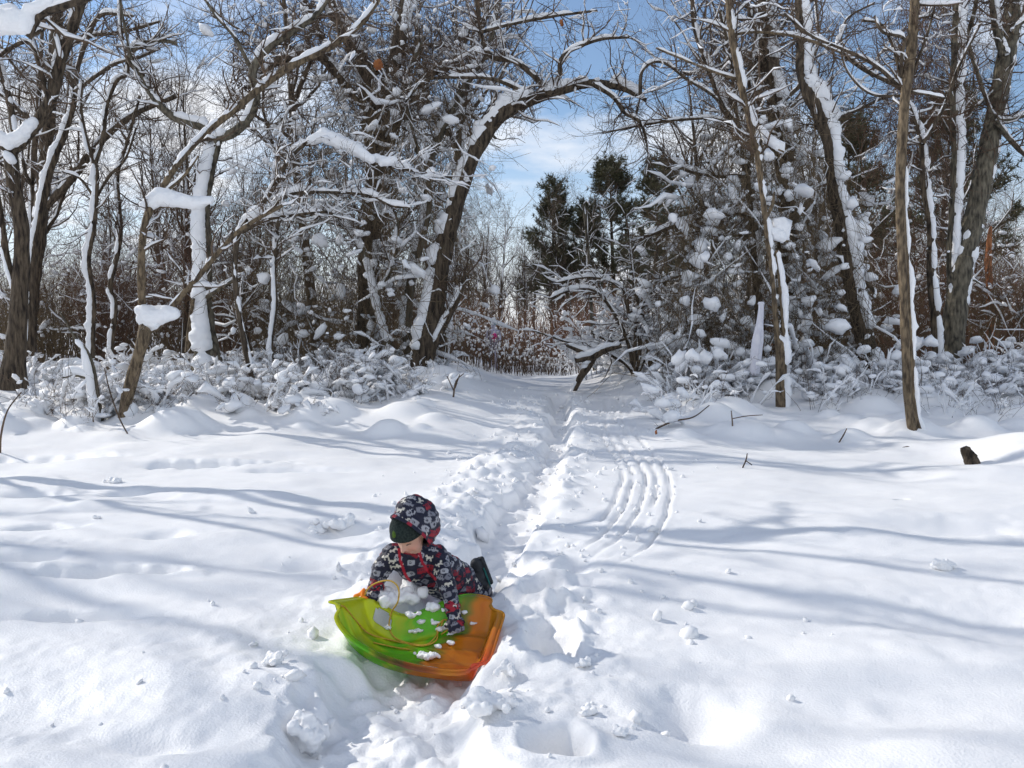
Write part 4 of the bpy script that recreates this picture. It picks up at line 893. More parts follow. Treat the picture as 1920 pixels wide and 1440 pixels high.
t.links.new(fr.outputs[0], m3.inputs[0]); t.links.new(m2.outputs[0], m3.inputs[1]); t.links.new(gl.outputs[0], m3.inputs[2]); t.links.new(m3.outputs[0], om.inputs['Surface'])
PLASTIC = m
sled = empty('sled'); tag(sled, 'translucent green and orange plastic sled with handle holes under the child', 'sled')
shell = obj('shell', sme, PLASTIC, sled); sm_ = shell.modifiers.new('thick', 'SOLIDIFY'); sm_.thickness = .004; sm_.offset = 0
loop_ = np.concatenate([sid[:, 0], sid[-1, 1:], sid[::-1, -1][1:], sid[0, ::-1][1:]]); LP = pos[loop_]; Pr = np.concatenate([LP, LP[1:3]])
for _ in range(3): Pr[1:-1] = (Pr[:-2] + 2 * Pr[1:-1] + Pr[2:]) / 4
V, Q = tubes(Pr[None], np.full((1, len(Pr)), .0075), 8); rme = mesh('rim', V, Q); rc = np.repeat(np.concatenate([c[loop_], c[loop_[1:3]]]), 8, 0); a0 = rme.color_attributes.new('tint', 'FLOAT_COLOR', 'POINT'); a0.data.foreach_set('color', np.concatenate([np.clip(rc * 1.1, 0, 1), np.ones((len(rc), 1))], 1).astype(np.float32).ravel()); obj('rim', rme, PLASTIC, sled)
ROPEM = noise_mat('yellow_rope', (.50, .28, .03), (.66, .42, .06), scale=80, bump=.5, bscale=200, dist=.002, rough=.6)
ORG = noise_mat('orange_knot', (.85, .20, .01), (.95, .30, .02), scale=30, bump=.2, rough=.45)
spx = pix(pos)
def on_sled(px, py, lift=.008):
    d = (spx[:, 0] - px) ** 2 + (spx[:, 1] - py) ** 2; k = np.argsort(d)[:3]; return pos[k].mean(0) + np.array([0, -.002, lift])
def rope(pts, r=.0042):
    P = np.array(pts); Pr, rr = resample(P, np.full(len(P), r), .012); V, Q = tubes(Pr[None], rr[None], 7); obj('rope', mesh('rope', V, Q), ROPEM, sled)
rope([at(682, 1122, 4.40), at(690, 1104, 4.36), at(708, 1092, 4.32), at(732, 1089, 4.29), at(747, 1103, 4.27), at(746, 1128, 4.26), on_sled(735, 1158, .03), on_sled(730, 1180), on_sled(744, 1200), on_sled(780, 1211), on_sled(803, 1209), on_sled(822, 1188, .01), on_sled(830, 1172, .02)])
rope([on_sled(631, 1143, .004), on_sled(645, 1145, .02), on_sled(668, 1166), on_sled(692, 1191), on_sled(740, 1204), on_sled(790, 1214), on_sled(818, 1203), on_sled(820, 1180, .02), on_sled(836, 1172, .03), on_sled(842, 1180, .01), on_sled(828, 1192)])
rope([on_sled(700, 1207), on_sled(740, 1216), on_sled(768, 1220)], .004)
kp = np.array([at(666, 1118, 4.40), at(675, 1114, 4.41), at(682, 1106, 4.41), at(679, 1119, 4.39), at(686, 1122, 4.38)])


# ------------------------------------------------------------------ the child
def blob(parts, voxel, smooth=6, name='blob'):
    """capsule chains [(p, r), (q, s)] and ellipsoids fused into one continuous skin"""
    Vs, Ts, o = [], [], 0
    for (p, r), (q, s) in parts:
        p = np.array(p, float); q = np.array(q, float); n = max(2, int(np.linalg.norm(q - p) / (min(r, s) * .28)) + 1)
        for t in np.linspace(0, 1, n):
            Vs.append(ICO2 * (r + (s - r) * t) + p + (q - p) * t); Ts.append(ICOT2 + o); o += len(ICO2)
    me = mesh(name, np.concatenate(Vs), None, np.concatenate(Ts)); ob = bpy.data.objects.new(name, me); COL.objects.link(ob)
    md = ob.modifiers.new('r', 'REMESH'); md.mode = 'VOXEL'; md.voxel_size = voxel; md.use_smooth_shade = True
    s2 = ob.modifiers.new('s', 'SMOOTH'); s2.iterations = smooth; s2.factor = .5
    dg = bpy.context.evaluated_depsgraph_get(); dg.update(); res = bpy.data.meshes.new_from_object(ob.evaluated_get(dg))
    bpy.data.objects.remove(ob); bpy.data.meshes.remove(me); return res
def vco(me):
    a = np.empty(len(me.vertices) * 3, np.float32); me.vertices.foreach_get('co', a); n = np.empty_like(a); me.vertices.foreach_get('normal', n); return a.reshape(-1, 3).astype(float), n.reshape(-1, 3).astype(float)
def setco(me, V): me.vertices.foreach_set('co', np.ascontiguousarray(V, np.float32).ravel()); me.update(); me.polygons.foreach_set('use_smooth', np.ones(len(me.polygons), bool))
def setcol(me, c):
    a = me.color_attributes.new('print', 'FLOAT_COLOR', 'POINT'); a.data.foreach_set('color', np.concatenate([c, np.ones((len(c), 1))], 1).astype(np.float32).ravel())
NAVY, RED, GREY, LGREY, CREAM = (.010, .011, .028), (.26, .010, .022), (.20, .20, .23), (.34, .34, .37), (.62, .58, .50)
def print_cloth(V, N, seed, gapd=.039, scale=1.1):
    """small buses, cars, vans and dogs printed all over navy cloth"""
    g = np.random.default_rng(seed); C = np.tile(np.array(NAVY), (len(V), 1)); done = []
    for i in g.permutation(len(V))[:9000]:
        p = V[i]
        if done and np.min(np.sum((np.array(done) - p) ** 2, 1)) < gapd ** 2: continue
        done.append(p); n = N[i]; up = UP - n * n[2]
        if np.linalg.norm(up) < .2: up = np.array([0, 1, 0]) - n * n[1]
        up = up / np.linalg.norm(up); a0 = g.normal(0, .35); s_ = np.cross(up, n); ax = s_ * math.cos(a0) + up * math.sin(a0); ay = -s_ * math.sin(a0) + up * math.cos(a0)
        d = V - p; k = np.where((np.sum(d * d, 1) < (.036 * scale) ** 2) & ((N @ n) > .2))[0]
        a = d[k] @ ax / scale; b_ = d[k] @ ay / scale
        if g.random() < .5: a = -a
        kind = g.choice(5, p=[.2, .26, .2, .24, .1]); win = (np.abs(b_ - .005) < .0045) & ((np.floor((a + .1) / .0055).astype(int) % 2) == 0); wheel = (np.minimum((a - .013) ** 2, (a + .013) ** 2) + (b_ + .0135) ** 2) < .0055 ** 2
        if kind == 0: ms = ((np.abs(a) < .022) & (np.abs(b_) < .0145) & ~win); col = RED
        elif kind == 1: ms = (((np.abs(a) < .024) & (b_ > -.012) & (b_ < .001)) | ((np.abs(a + .002) < .0145 - .25 * b_) & (b_ >= .001) & (b_ < .013))) & ~((np.abs(b_ - .006) < .004) & (np.abs(np.abs(a + .002) - .0055) < .0035)) & ~wheel; col = GREY if g.random() < .6 else LGREY
        elif kind == 2: ms = ((np.abs(a) < .013) & (np.abs(b_) < .0055)) | ((np.abs(np.abs(a) - .010) < .0033) & (b_ < 0) & (b_ > -.0145)) | ((np.abs(a - .0155) < .006) & (np.abs(b_ - .007) < .0055)) | ((np.abs(a + .015) < .003) & (np.abs(b_ - .007) < .006)); col = CREAM
        elif kind == 3: ms = (((a / .020) ** 4 + (b_ / .014) ** 4) < 1) & ~(((a - .005) ** 2 + b_ ** 2 < .0065 ** 2) & ((a - .005) ** 2 + b_ ** 2 > .003 ** 2)); col = LGREY if g.random() < .6 else GREY
        else: ms = (np.abs(b_) < .014) & (np.abs(a) < .010) & ((np.floor((b_ + .1) / .005).astype(int) % 2) == 0); col = RED
        C[k[ms]] = np.array(col) * g.uniform(.85, 1.15)
    return C
m, t, b = mat('printed_snowsuit'); a_ = nn(t, 'ShaderNodeAttribute', attribute_name='print'); t.links.new(a_.outputs['Color'], b.inputs['Base Color']); b.inputs['Roughness'].default_value = .62; b.inputs['Specular IOR Level'].default_value = .35
nb = nn(t, 'ShaderNodeTexNoise'); nb.inputs['Scale'].default_value = 40; bp = nn(t, 'ShaderNodeBump'); bp.inputs['Strength'].default_value = .35; bp.inputs['Distance'].default_value = .008
t.links.new(nb.outputs['Fac'], bp.inputs['Height']); t.links.new(bp.outputs[0], b.inputs['Normal']); SUIT = m
m, t, b = mat('skin'); a_ = nn(t, 'ShaderNodeAttribute', attribute_name='print'); t.links.new(a_.outputs['Color'], b.inputs['Base Color']); b.inputs['Roughness'].default_value = .5; b.inputs['Subsurface Weight'].default_value = .15; b.inputs['Subsurface Radius'].default_value = (.01, .004, .002); SKIN = m
HATM = noise_mat('dark_knit', (.010, .017, .016), (.028, .040, .036), scale=90, bump=.6, bscale=260, dist=.004, rough=.95)
HATG = noise_mat('green_felt', (.055, .10, .012), (.10, .17, .03), scale=60, bump=.4, bscale=200, dist=.003, rough=.9)
BOOT = noise_mat('boot_black', (.012, .013, .016), (.03, .032, .036), scale=30, bump=.3, rough=.5)
TEAL = noise_mat('boot_teal', (.01, .10, .095), (.02, .16, .14), scale=30, bump=.2, rough=.5)

Hc = at(770, 1001, 4.40)
fw = np.array([-.40, -.70, -.59]); fw /= np.linalg.norm(fw); hu = np.array([-.06, -.1, 1.0]); hu = hu - fw * (hu @ fw); hu /= np.linalg.norm(hu); hs = np.cross(hu, fw)
def hl(x, y, z): return Hc + hs * x + fw * y + hu * z     # head space: x picture-right, y forward, z up
J = {k: at(*p) for k, p in dict(pelvis=(858, 1092, 4.90), belly=(822, 1086, 4.74), chest=(778, 1058, 4.57), shl=(736, 1040, 4.53), shr=(818, 1042, 4.57), ell=(713, 1070, 4.50), wrl=(705, 1098, 4.47), elr=(838, 1095, 4.44), wrr=(848, 1140, 4.33),
      hipr=(872, 1097, 4.93), hipl=(838, 1100, 4.95), knr=(905, 1112, 5.02), knl=(850, 1112, 5.22), anr=(893, 1102, 5.22), anl=(860, 1108, 5.5), neck=(776, 1030, 4.50)).items()}
person = empty('person', J['pelvis']); tag(person, 'small child in a dark printed hooded snowsuit propped on both arms over the sled', 'person')
inv = Matrix.Translation(-Vector(J['pelvis']))
def child(name, me, m, parent=None):
    o = obj(name, me, m, parent or person)
    if parent is None: o.matrix_parent_inverse = inv
    return o
# body: one skin from head to feet, nearly all of it inside the clothes
bp_ = []
def ch(*names, k=.6):
    R0 = dict(pelvis=.11, belly=.105, chest=.10, shl=.062, shr=.062, ell=.05, wrl=.038, elr=.05, wrr=.038, hipr=.085, hipl=.085, knr=.065, knl=.065, anr=.05, anl=.05, neck=.045)
    return [((J[a], R0[a] * k), (J[b], R0[b] * k)) for a, b in zip(names[:-1], names[1:])]
chains = [('pelvis', 'belly', 'chest', 'neck'), ('chest', 'shl', 'ell', 'wrl'), ('chest', 'shr', 'elr', 'wrr'), ('pelvis', 'hipr', 'knr', 'anr'), ('pelvis', 'hipl', 'knl', 'anl')]
for cn in chains: bp_ += ch(*cn)
handl, handr = at(701, 1109, 4.46), at(854, 1164, 4.285)
bp_ += [((J['wrl'], .024), (handl, .026)), ((J['wrr'], .024), (handr, .026)), ((J['neck'], .045), (hl(0, -.02, -.04), .05))]
bp_ += [((hl(0, -.012, .03), .088), (hl(0, .004, .025), .086)), ((hl(0, .022, -.02), .070), (hl(0, .012, 0), .075)), ((hl(0, .038, -.066), .030), (hl(0, .03, -.055), .036)), ((hl(.033, .045, -.038), .031), (hl(.036, .04, -.03), .028)), ((hl(-.033, .045, -.038), .031), (hl(-.036, .04, -.03), .028)),
        ((hl(0, .088, -.004), .009), (hl(0, .102, -.022), .0125)), ((hl(.010, .092, -.024), .008), (hl(-.010, .092, -.024), .008)), ((hl(-.018, .078, -.047), .007), (hl(.018, .078, -.047), .007)), ((hl(-.013, .078, -.056), .007), (hl(.013, .078, -.056), .007)), ((hl(.078, -.01, -.005), .016), (hl(.078, -.01, .015), .018)), ((hl(-.078, -.01, -.005), .016), (hl(-.078, -.01, .015), .018))]
bm_ = blob(bp_, .0048, 2, 'body'); V, N = vco(bm_)
L = np.stack([(V - Hc) @ hs, (V - Hc) @ fw, (V - Hc) @ hu], -1)
sk = np.tile(np.array((.60, .34, .25)), (len(V), 1)); face = L[:, 1] > .03
def spot(x, z, sx, sz): return np.exp(-(((L[:, 0] - x) / sx) ** 2) - ((L[:, 2] - z) / sz) ** 2) * face
for sx in (-1, 1):
    k = spot(sx * .038, -.032, .022, .018) * .5; sk = sk * (1 - k)[:, None] + np.array((.72, .26, .20)) * k[:, None]
    k = (spot(sx * .032, .004 - 0.000, .015, .0038) > .45) * .9; sk = sk * (1 - k)[:, None] + np.array((.06, .03, .02)) * k[:, None]
    V -= fw * (spot(sx * .032, .010, .017, .012) * .006)[:, None]
k = np.clip(spot(0, -.051, .020, .007) * 1.2, 0, 1) * .8; sk = sk * (1 - k)[:, None] + np.array((.55, .13, .12)) * k[:, None]
k = (spot(0, -.0515, .020, .0018) > .5) * .85; sk = sk * (1 - k)[:, None] + np.array((.10, .02, .02)) * k[:, None]
setco(bm_, V); setcol(bm_, sk); child('body', bm_, SKIN)
# snowsuit
sp = []
for cn in chains: sp += ch(*cn, k=1.0)
sp += [((J['shl'], .066), (J['shr'], .066)), ((J['pelvis'] + [0, 0, .02], .11), (J['chest'] + [.03, .02, .03], .105)), ((J['hipr'], .09), (J['hipl'], .09)), ((J['neck'] + [0, .06, -.03], .065), (J['chest'], .1))]
sm = blob(sp, .0044, 4, 'snowsuit'); V, N = vco(sm)
wr = fbm(V * np.array([16, 16, 26]), 3, 3); V = V + N * (.006 * wr + .004 * np.abs(fbm(V * 34, 2, 9)))[:, None]; Csuit = print_cloth(V, N, 4)
vp = pix(V); front = (N @ (np.array([0, 0, CAMZ]) - J['chest'])) > 0
for line in ([(748, 1030), (750, 1050), (760, 1078), (775, 1100)], [(786, 1034), (792, 1055), (803, 1072), (816, 1086)]):
    for a, b_ in zip(line[:-1], line[1:]):
        for q in np.linspace(0, 1, 12):
            x = a[0] + (b_[0] - a[0]) * q; y = a[1] + (b_[1] - a[1]) * q; d = np.hypot(vp[:, 0] - x, vp[:, 1] - y); Csuit[(d < 2.6) & front] = np.array((.42, .012, .03))
setco(sm, V); setcol(sm, Csuit); child('snowsuit', sm, SUIT)
# mittens
def mitten(c, fwd, seed, wrist):
    f = np.array(fwd, float); f /= np.linalg.norm(f); sdv = np.cross(UP, f); sdv /= np.linalg.norm(sdv); pr_ = []
    for k, o in enumerate((-.026, -.009, .009, .026)):
        r = .0165 - .001 * abs(k - 1.5); tip = c + f * (.062 - .006 * abs(k - 1.4)) + sdv * o * 1.15 - UP * .012
        pr_ += [((c + sdv * o, r * 1.25), (c + f * .036 + sdv * o * 1.1 + UP * .008, r * 1.1)), ((c + f * .036 + sdv * o * 1.1 + UP * .008, r * 1.1), (tip, r))]
    pr_ += [((c - sdv * .03, .016), (c - sdv * .052 + f * .03 - UP * .006, .013)), ((wrist, .046), (c, .030)), ((c - sdv * .012, .026), (c + sdv * .012, .026))]
    mm = blob(pr_, .0042, 3, 'mitten'); V, N = vco(mm); V = V + N * (.004 * fbm(V * 40, 2, seed))[:, None]; C = print_cloth(V, N, seed, .032, .8)
    dw = np.linalg.norm(V - wrist, axis=1); C[(dw < .048) & (np.sin(dw * 420) > .1)] = np.array((.34, .012, .03)); setco(mm, V); setcol(mm, C); child('mitten', mm, SUIT)
mitten(handl, (-.25, -.9, -.25), 31, J['wrl']); mitten(handr, (.12, -.85, -.3), 32, J['wrr'])
# knitted hat with its green spike
def sph(nu_, nv_, f):
    th = np.linspace(0, np.pi, nu_)[:, None]; ph = np.linspace(0, 2 * np.pi, nv_, endpoint=False)[None]
    d = np.stack([np.sin(th) * np.cos(ph), np.sin(th) * np.sin(ph), np.cos(th) * np.ones_like(ph)], -1); P = f(d); i = np.arange(nu_ * nv_).reshape(nu_, nv_); n = np.roll(i, -1, 1)
    return P.reshape(-1, 3), np.stack([i[:-1], i[1:], n[1:], n[:-1]], -1).reshape(-1, 4)
def hatf(d):
    zc = np.maximum(d[..., 2], -.12); low = d[..., 2] < -.12; k = np.where(low, .93, 1.0)
    x = d[..., 0] * .098 * k; y = d[..., 1] * .106 * k - .004; z = zc * .094 + .042 + .012 * (1 - np.abs(d[..., 0]))
    brim = np.exp(-((d[..., 2] + .06) / .10) ** 2) * .006
    return Hc + (x * (1 + brim / .1))[..., None] * hs + (y * (1 + brim / .1))[..., None] * fw + z[..., None] * hu
V, Q = sph(40, 56, hatf); hat = child('hat', mesh('hat', V, Q), HATM)
tip0 = hl(-.012, .075, .115); cs = [hl(-.035, .088, .098), hl(.012, .090, .098), hl(-.014, .112, .062), hl(-.012, .058, .122)]; c0 = hl(-.012, .112, .098)
V = np.concatenate([np.array(cs), [c0], (np.array(cs) - fw * .02)]); Tq = [[0, 2, 4], [2, 1, 4], [1, 3, 4], [3, 0, 4]]
bm = bmesh.new(); bv = [bm.verts.new(x) for x in V]; [bm.faces.new([bv[i] for i in f]) for f in Tq]; [bm.faces.new([bv[a], bv[b_], bv[b_ + 5], bv[a + 5]]) for a, b_ in ((0, 2), (2, 1), (1, 3), (3, 0))]
bmesh.ops.recalc_face_normals(bm, faces=bm.faces); me = bpy.data.meshes.new('spike'); bm.to_mesh(me); bm.free(); so = obj('spike', me, HATG, hat); sb = so.modifiers.new('s', 'SUBSURF'); sb.levels = 2; sb.render_levels = 2
# hood: thick shell open towards the face
oc = np.array([-.20, .93, -.22]); oc /= np.linalg.norm(oc)
def hoodf(d, k=1.0):
    # polar axis = opening axis: th small is the face opening, pushed open to a ring
    return d
nu_, nv_ = 80, 120; th = np.linspace(R(66), np.pi, nu_)[:, None]; ph = np.linspace(0, 2 * np.pi, nv_, endpoint=False)[None]
e1 = np.cross(oc, [0, 0, 1]); e1 /= np.linalg.norm(e1); e2 = np.cross(e1, oc)
d = np.cos(th)[..., None] * np.ones_like(ph)[..., None] * oc + np.sin(th)[..., None] * (np.cos(ph)[..., None] * e1 + np.sin(ph)[..., None] * e2)
rad_ = np.array([.122, .132, .142]); Pl = d * rad_ + np.array([.022, -.045, .040])
Ph = Hc + Pl[..., 0:1] * hs + Pl[..., 1:2] * fw + Pl[..., 2:3] * hu
seam = .003 * np.exp(-((Pl[..., 0] / .008) ** 2)); wr = .011 * fbm(Ph * 17, 3, 5) + .014 * np.exp(-((Pl[..., 0] / .05) ** 2) - ((Pl[..., 2] - .13) / .06) ** 2) + .012 * np.exp(-((th - R(67)) / R(5)) ** 2) - seam
Nh = nrm(Ph - (Hc + hs * .022 - fw * .045 + hu * .040)); Po = Ph + Nh * wr[..., None]; Pi = Ph - Nh * .010
VV = np.concatenate([Po, Pi[::1]], 0); i = np.arange(nu_ * nv_).reshape(nu_, nv_); n = np.roll(i, -1, 1); Qo = np.stack([i[:-1], i[1:], n[1:], n[:-1]], -1).reshape(-1, 4)
Qi = np.stack([i[:-1], n[:-1], n[1:], i[1:]], -1).reshape(-1, 4) + nu_ * nv_; Qr = np.stack([i[0], n[0], n[0] + nu_ * nv_, i[0] + nu_ * nv_], -1)
hm = mesh('hood', VV.reshape(-1, 3), np.concatenate([Qo, Qi, Qr])); V, N = vco(hm); C = print_cloth(V[:nu_ * nv_], N[:nu_ * nv_], 8, .043, 1.15); C = np.concatenate([C, np.tile(np.array(NAVY), (nu_ * nv_, 1))])
rimv = np.zeros(2 * nu_ * nv_, bool); rimv[:nv_ * 5] = True; C[rimv] = np.where((np.sin(np.arange(nv_ * 5) % nv_ * .45) > .5)[:, None], np.array((.30, .012, .03)), np.array(NAVY)); setcol(hm, C); child('hood', hm, SUIT)
# boot showing behind, and the other one lying in the snow
def boot(ank, toe, sole):
    a = np.array(ank, float); f = np.array(toe, float); f /= np.linalg.norm(f); s_ = np.array(sole, float); s_ -= f * (s_ @ f); s_ /= np.linalg.norm(s_)
    bt = empty('boot'); bt.parent = person; bt.matrix_parent_inverse = inv
    up_m = blob([((a - s_ * .06, .058), (a, .056)), ((a, .056), (a + s_ * .045 + f * .02, .050)), ((a + s_ * .045 + f * .02, .050), (a + s_ * .052 + f * .095, .042)), ((a + s_ * .045 - f * .03, .046), (a, .05))], .005, 4, 'upper')
    obj('upper', up_m, BOOT, bt)
    sl = blob([((a + s_ * .088 - f * .035 + np.cross(f, s_) * o, .017), (a + s_ * .088 + f * .115 + np.cross(f, s_) * o * .8, .017)) for o in (-.026, 0, .026)], .005, 2, 'sole'); obj('sole', sl, BOOT, bt)
    bd = blob([((a + s_ * .070 - f * .055 + np.cross(f, s_) * o, .006), (a + s_ * .070 + f * .06 + np.cross(f, s_) * o, .006)) for o in (-.046, .046)] + [((a - s_ * .02 - f * .05, .010), (a + s_ * .05 - f * .062, .010))], .004, 2, 'trim'); obj('trim', bd, TEAL, bt)
boot(at(890, 1092, 4.97), (-.35, .15, .9), (.9, .35, -.15)); boot(J['anl'], (.1, .5, .6), (.2, .9, -.2))

# ------------------------------------------------------------------ loose snow in and around the sled
obj('knot', blob([((a, .009), (b_, .011)) for a, b_ in zip(kp[:-1], kp[1:])] + [((kp[0], .012), (kp[1], .010))], .004, 2, 'knot'), ORG, sled)
def clod(px, py, Y, s, label, group=None, name='snow_clump', seed=0, onsled=False, flat=(1.2, 1, .6), n=16):
    c = on_sled(px, py, s * .2) if onsled else at(px, py, Y); g = np.random.default_rng(seed)
    C = g.normal(0, .5, (n, 3)) * np.array(flat) * s; C[0] = 0; C[:, 2] = np.abs(C[:, 2]) * .8; rr = s * g.uniform(.22, .5, n); rr[0] = s * .6
    me = blob([((C[k], rr[k]), (C[k] * .96, rr[k])) for k in range(n)], max(.005, s * .09), 7, name); V, N = vco(me)
    V = V + N * (s * .10 * fbm(V / s * 2.6, 4, seed))[:, None]; setco(me, V); o = obj(name, me, SNOW); o.location = c; tag(o, label, 'snow', group); return o
for k, (x, y, s) in enumerate([(770, 1157, .030), (788, 1168, .022), (812, 1143, .036), (806, 1128, .022), (779, 1185, .024), (815, 1170, .022), (828, 1181, .026), (727, 1178, .018), (795, 1233, .034), (815, 1232, .026), (824, 1214, .020), (845, 1206, .022), (872, 1150, .018), (886, 1172, .016), (846, 1190, .014)]):
    clod(x, y, 0, s, 'clump of white snow lying inside the plastic sled', 'snow clumps in the sled', seed=600 + k, onsled=True)
clod(735, 1122, 4.47, .085, 'heap of crumbly snow pushed up behind the sled under the arm', seed=631, name='snow_heap', flat=(1.6, .7, .6), n=26); clod(772, 1108, 4.56, .07, 'rounded snow lump between the heap and the chest of the child', seed=632, name='snow_heap', flat=(1.2, .8, .8)); clod(706, 1118, 4.5, .045, 'small snow lump at the left end of the heap behind the sled', seed=633, name='snow_heap')

# thick pads of snow lying in the forks and on the shelves of the traced trees
for nm, items in PADS.items():
    for root, Y, lists in items:
        for q, L in enumerate(lists):
            pts = [(at(x, y, Y), r * Y / F) for x, y, r in L]; me = blob(list(zip(pts[:-1], pts[1:])), .018, 3, 'snow_pad'); V, N = vco(me)
            V = V + N * (.02 * fbm(V * 6, 2, q) + .008 * noise(V * 22, 3))[:, None]; setco(me, V); o = obj('snow_pad', me, SNOWT, root); o.matrix_parent_inverse = Matrix.Translation(-Vector(root.location))

# ------------------------------------------------------------------ logs, cloth, stumps, twigs and small things
T('bent_log', 'bent broken log with a snowy crook leaning at the right edge of the path', 19.0, [
    D(p=[(1074, 737, 12), (1088, 708, 14), (1104, 684, 17), (1112, 668, 18)], wind=(-.9, -.3, .2), amt=1.0, gap=-.4, tw=0),
    D(p=[(1078, 676, 11), (1095, 672, 15), (1112, 668, 16), (1135, 655, 15), (1165, 648, 11)], amt=1.1, h=.15, gap=-3, tw=0),
    D(p=[(1062, 647, 7), (1080, 654, 10), (1105, 664, 12)], amt=1.1, h=.11, gap=-3, tw=0)], cat='log', seed=60)
T('rusty_snag', 'broken rust-coloured snag standing in the thicket at the right-hand side', 25.0, [D(p=[(1856, 585, 15), (1855, 540, 14), (1853, 490, 13), (1856, 440, 9), (1858, 425, 4)], amt=.4, gap=.2, tw=0)], cat='snag', bark=STUMPO, seed=61)
T('grey_snag', 'small grey broken snag among the dark pines beside the path end', 24.0, [D(p=[(1108, 560, 7), (1103, 470, 6), (1099, 432, 6), (1097, 405, 7), (1095, 384, 7)], amt=.5, tw=0), D(p=[(1098, 425, 3), (1092, 415, 3), (1088, 422, 3), (1092, 440, 3)], amt=0, tw=0), D(p=[(1095, 384, 4), (1100, 378, 4), (1106, 386, 3)], amt=.6, tw=0)], cat='snag', bark=BARKG, seed=62)
# buried log at the right
lg = empty('buried_log', at(1822, 880, 10.15)); tag(lg, 'snow-buried log showing only its torn dark bark in the drift', 'log')
P, r = resample(np.array([at(1806, 838, 9.75), at(1818, 860, 9.7), at(1832, 884, 9.66), at(1838, 900, 9.7)]), np.array([.05, .075, .085, .04]), .03)
V, Q = tubes(P[None], r[None], 12); V = V + (fbm(V * 13, 3, 4) * .03)[:, None] * nrm(V - np.repeat(P, 12, 0)); lo = obj('bark', mesh('bark', V, Q), BARK, lg); lo.matrix_parent_inverse = Matrix.Translation(-Vector(lg.location))
P, r = resample(np.array([at(1826, 872, 9.62), at(1812, 874, 9.5), at(1800, 878, 9.45)]), np.array([.012, .009, .005]), .03); V, Q = tubes(P[None], r[None], 6); lo = obj('twig', mesh('twig', V, Q), BARK, lg); lo.matrix_parent_inverse = Matrix.Translation(-Vector(lg.location))
P, r = resample(np.array([at(1850, 868, 10.35), at(1885, 868, 10.4), at(1930, 876, 10.5), at(2000, 890, 10.6)]), np.array([.14, .19, .2, .18]), .04); V, Q = tubes(P[None], r[None], 16); V = V + (fbm(V * 4, 3, 4) * .05)[:, None] * nrm(V - np.repeat(P, 16, 0))
lo = obj('snow', mesh('snow', V, Q), SNOW, lg); lo.matrix_parent_inverse = Matrix.Translation(-Vector(lg.location))
# hanging white cloth
cl = empty('hanging_cloth', at(1420, 640, 15.0)); tag(cl, 'narrow white cloth sleeve hanging from a twig left of the broken sapling', 'cloth'); ci = Matrix.Translation(-Vector(cl.location))
P, r = resample(np.array([at(1427, 566, 15), at(1427, 580, 15), at(1424, 610, 15), at(1421, 640, 15), at(1417, 675, 15), at(1414, 702, 15)]), np.array([.052, .050, .062, .092, .088, .078]), .02)
n = 28; V, Q = tubes(P[None], r[None], n); a = np.tile(np.arange(n) * 2 * np.pi / n, len(P)); tt = np.repeat(np.linspace(0, 1, len(P)), n); ctr = np.repeat(P, n, 0)
V = ctr + (V - ctr) * (1 + ss(.12, .5, tt) * (.16 * np.sin(a * 4 + tt * 2) + .08 * np.sin(a * 7 - tt * 4)))[:, None] * np.array([1, .7, 1]); V[-n:, 2] += .035 * np.sin(np.arange(n) * 1.7)
o = obj('sleeve', mesh('sleeve', V, Q), CLOTH, cl); o.matrix_parent_inverse = ci; sf = o.modifiers.new('t', 'SOLIDIFY'); sf.thickness = .004
V, Q = tubes(P[None, 1:4] + [0, 0, 0], np.full((1, 3), .060), 20); o = obj('band', mesh('band', V[:40], Q[:20]), CLOTH, cl); o.matrix_parent_inverse = ci
P, r = resample(np.array([at(1427, 568, 15), at(1428, 560, 15), at(1440, 556, 14.8), at(1453, 548, 14.45)]), np.array([.006, .006, .007, .008]), .03); V, Q = tubes(P[None], r[None], 5); o = obj('twig', mesh('twig', V, Q), TWIG, cl); o.matrix_parent_inverse = ci
# dead leaves caught in the branches
def leaf(px, py, Y, s, label):
    g = np.random.default_rng(int(px)); k = 11; t = np.linspace(0, 1, k); w = np.sin(t * np.pi) ** .7 * .42 * (1 + .2 * np.sin(t * 25)); L_ = np.stack([-w, t * 0 + .12 * np.sin(t * 4), -t], -1); M_ = np.stack([w * 0, t * 0 - .10 * w, -t], -1); R_ = np.stack([w, .15 * np.sin(t * 5 + 1), -t], -1)
    V = np.concatenate([L_, M_, R_]) * s; i = np.arange(k - 1); Q = np.concatenate([np.stack([i, i + 1, i + 1 + k, i + k], -1), np.stack([i + k, i + 1 + k, i + 1 + 2 * k, i + 2 * k], -1)])
    o = obj('dead_leaf', mesh('dead_leaf', V, Q), LEAF); o.location = at(px, py, Y); o.rotation_euler = (.2, .3, g.uniform(0, 1)); tag(o, label, 'leaf'); m_ = o.modifiers.new('t', 'SOLIDIFY'); m_.thickness = .003
leaf(713, 110, 15.5, .22, 'curled orange-brown leaf caught below a snowy limb of the vine-hung trunk'); leaf(1056, 36, 17.6, .16, 'brown dead leaf hanging high above the bow of the arching tree')
leaf(1232, 806, 11.7, .07, 'small orange leaf in the snow beside the runner tracks')
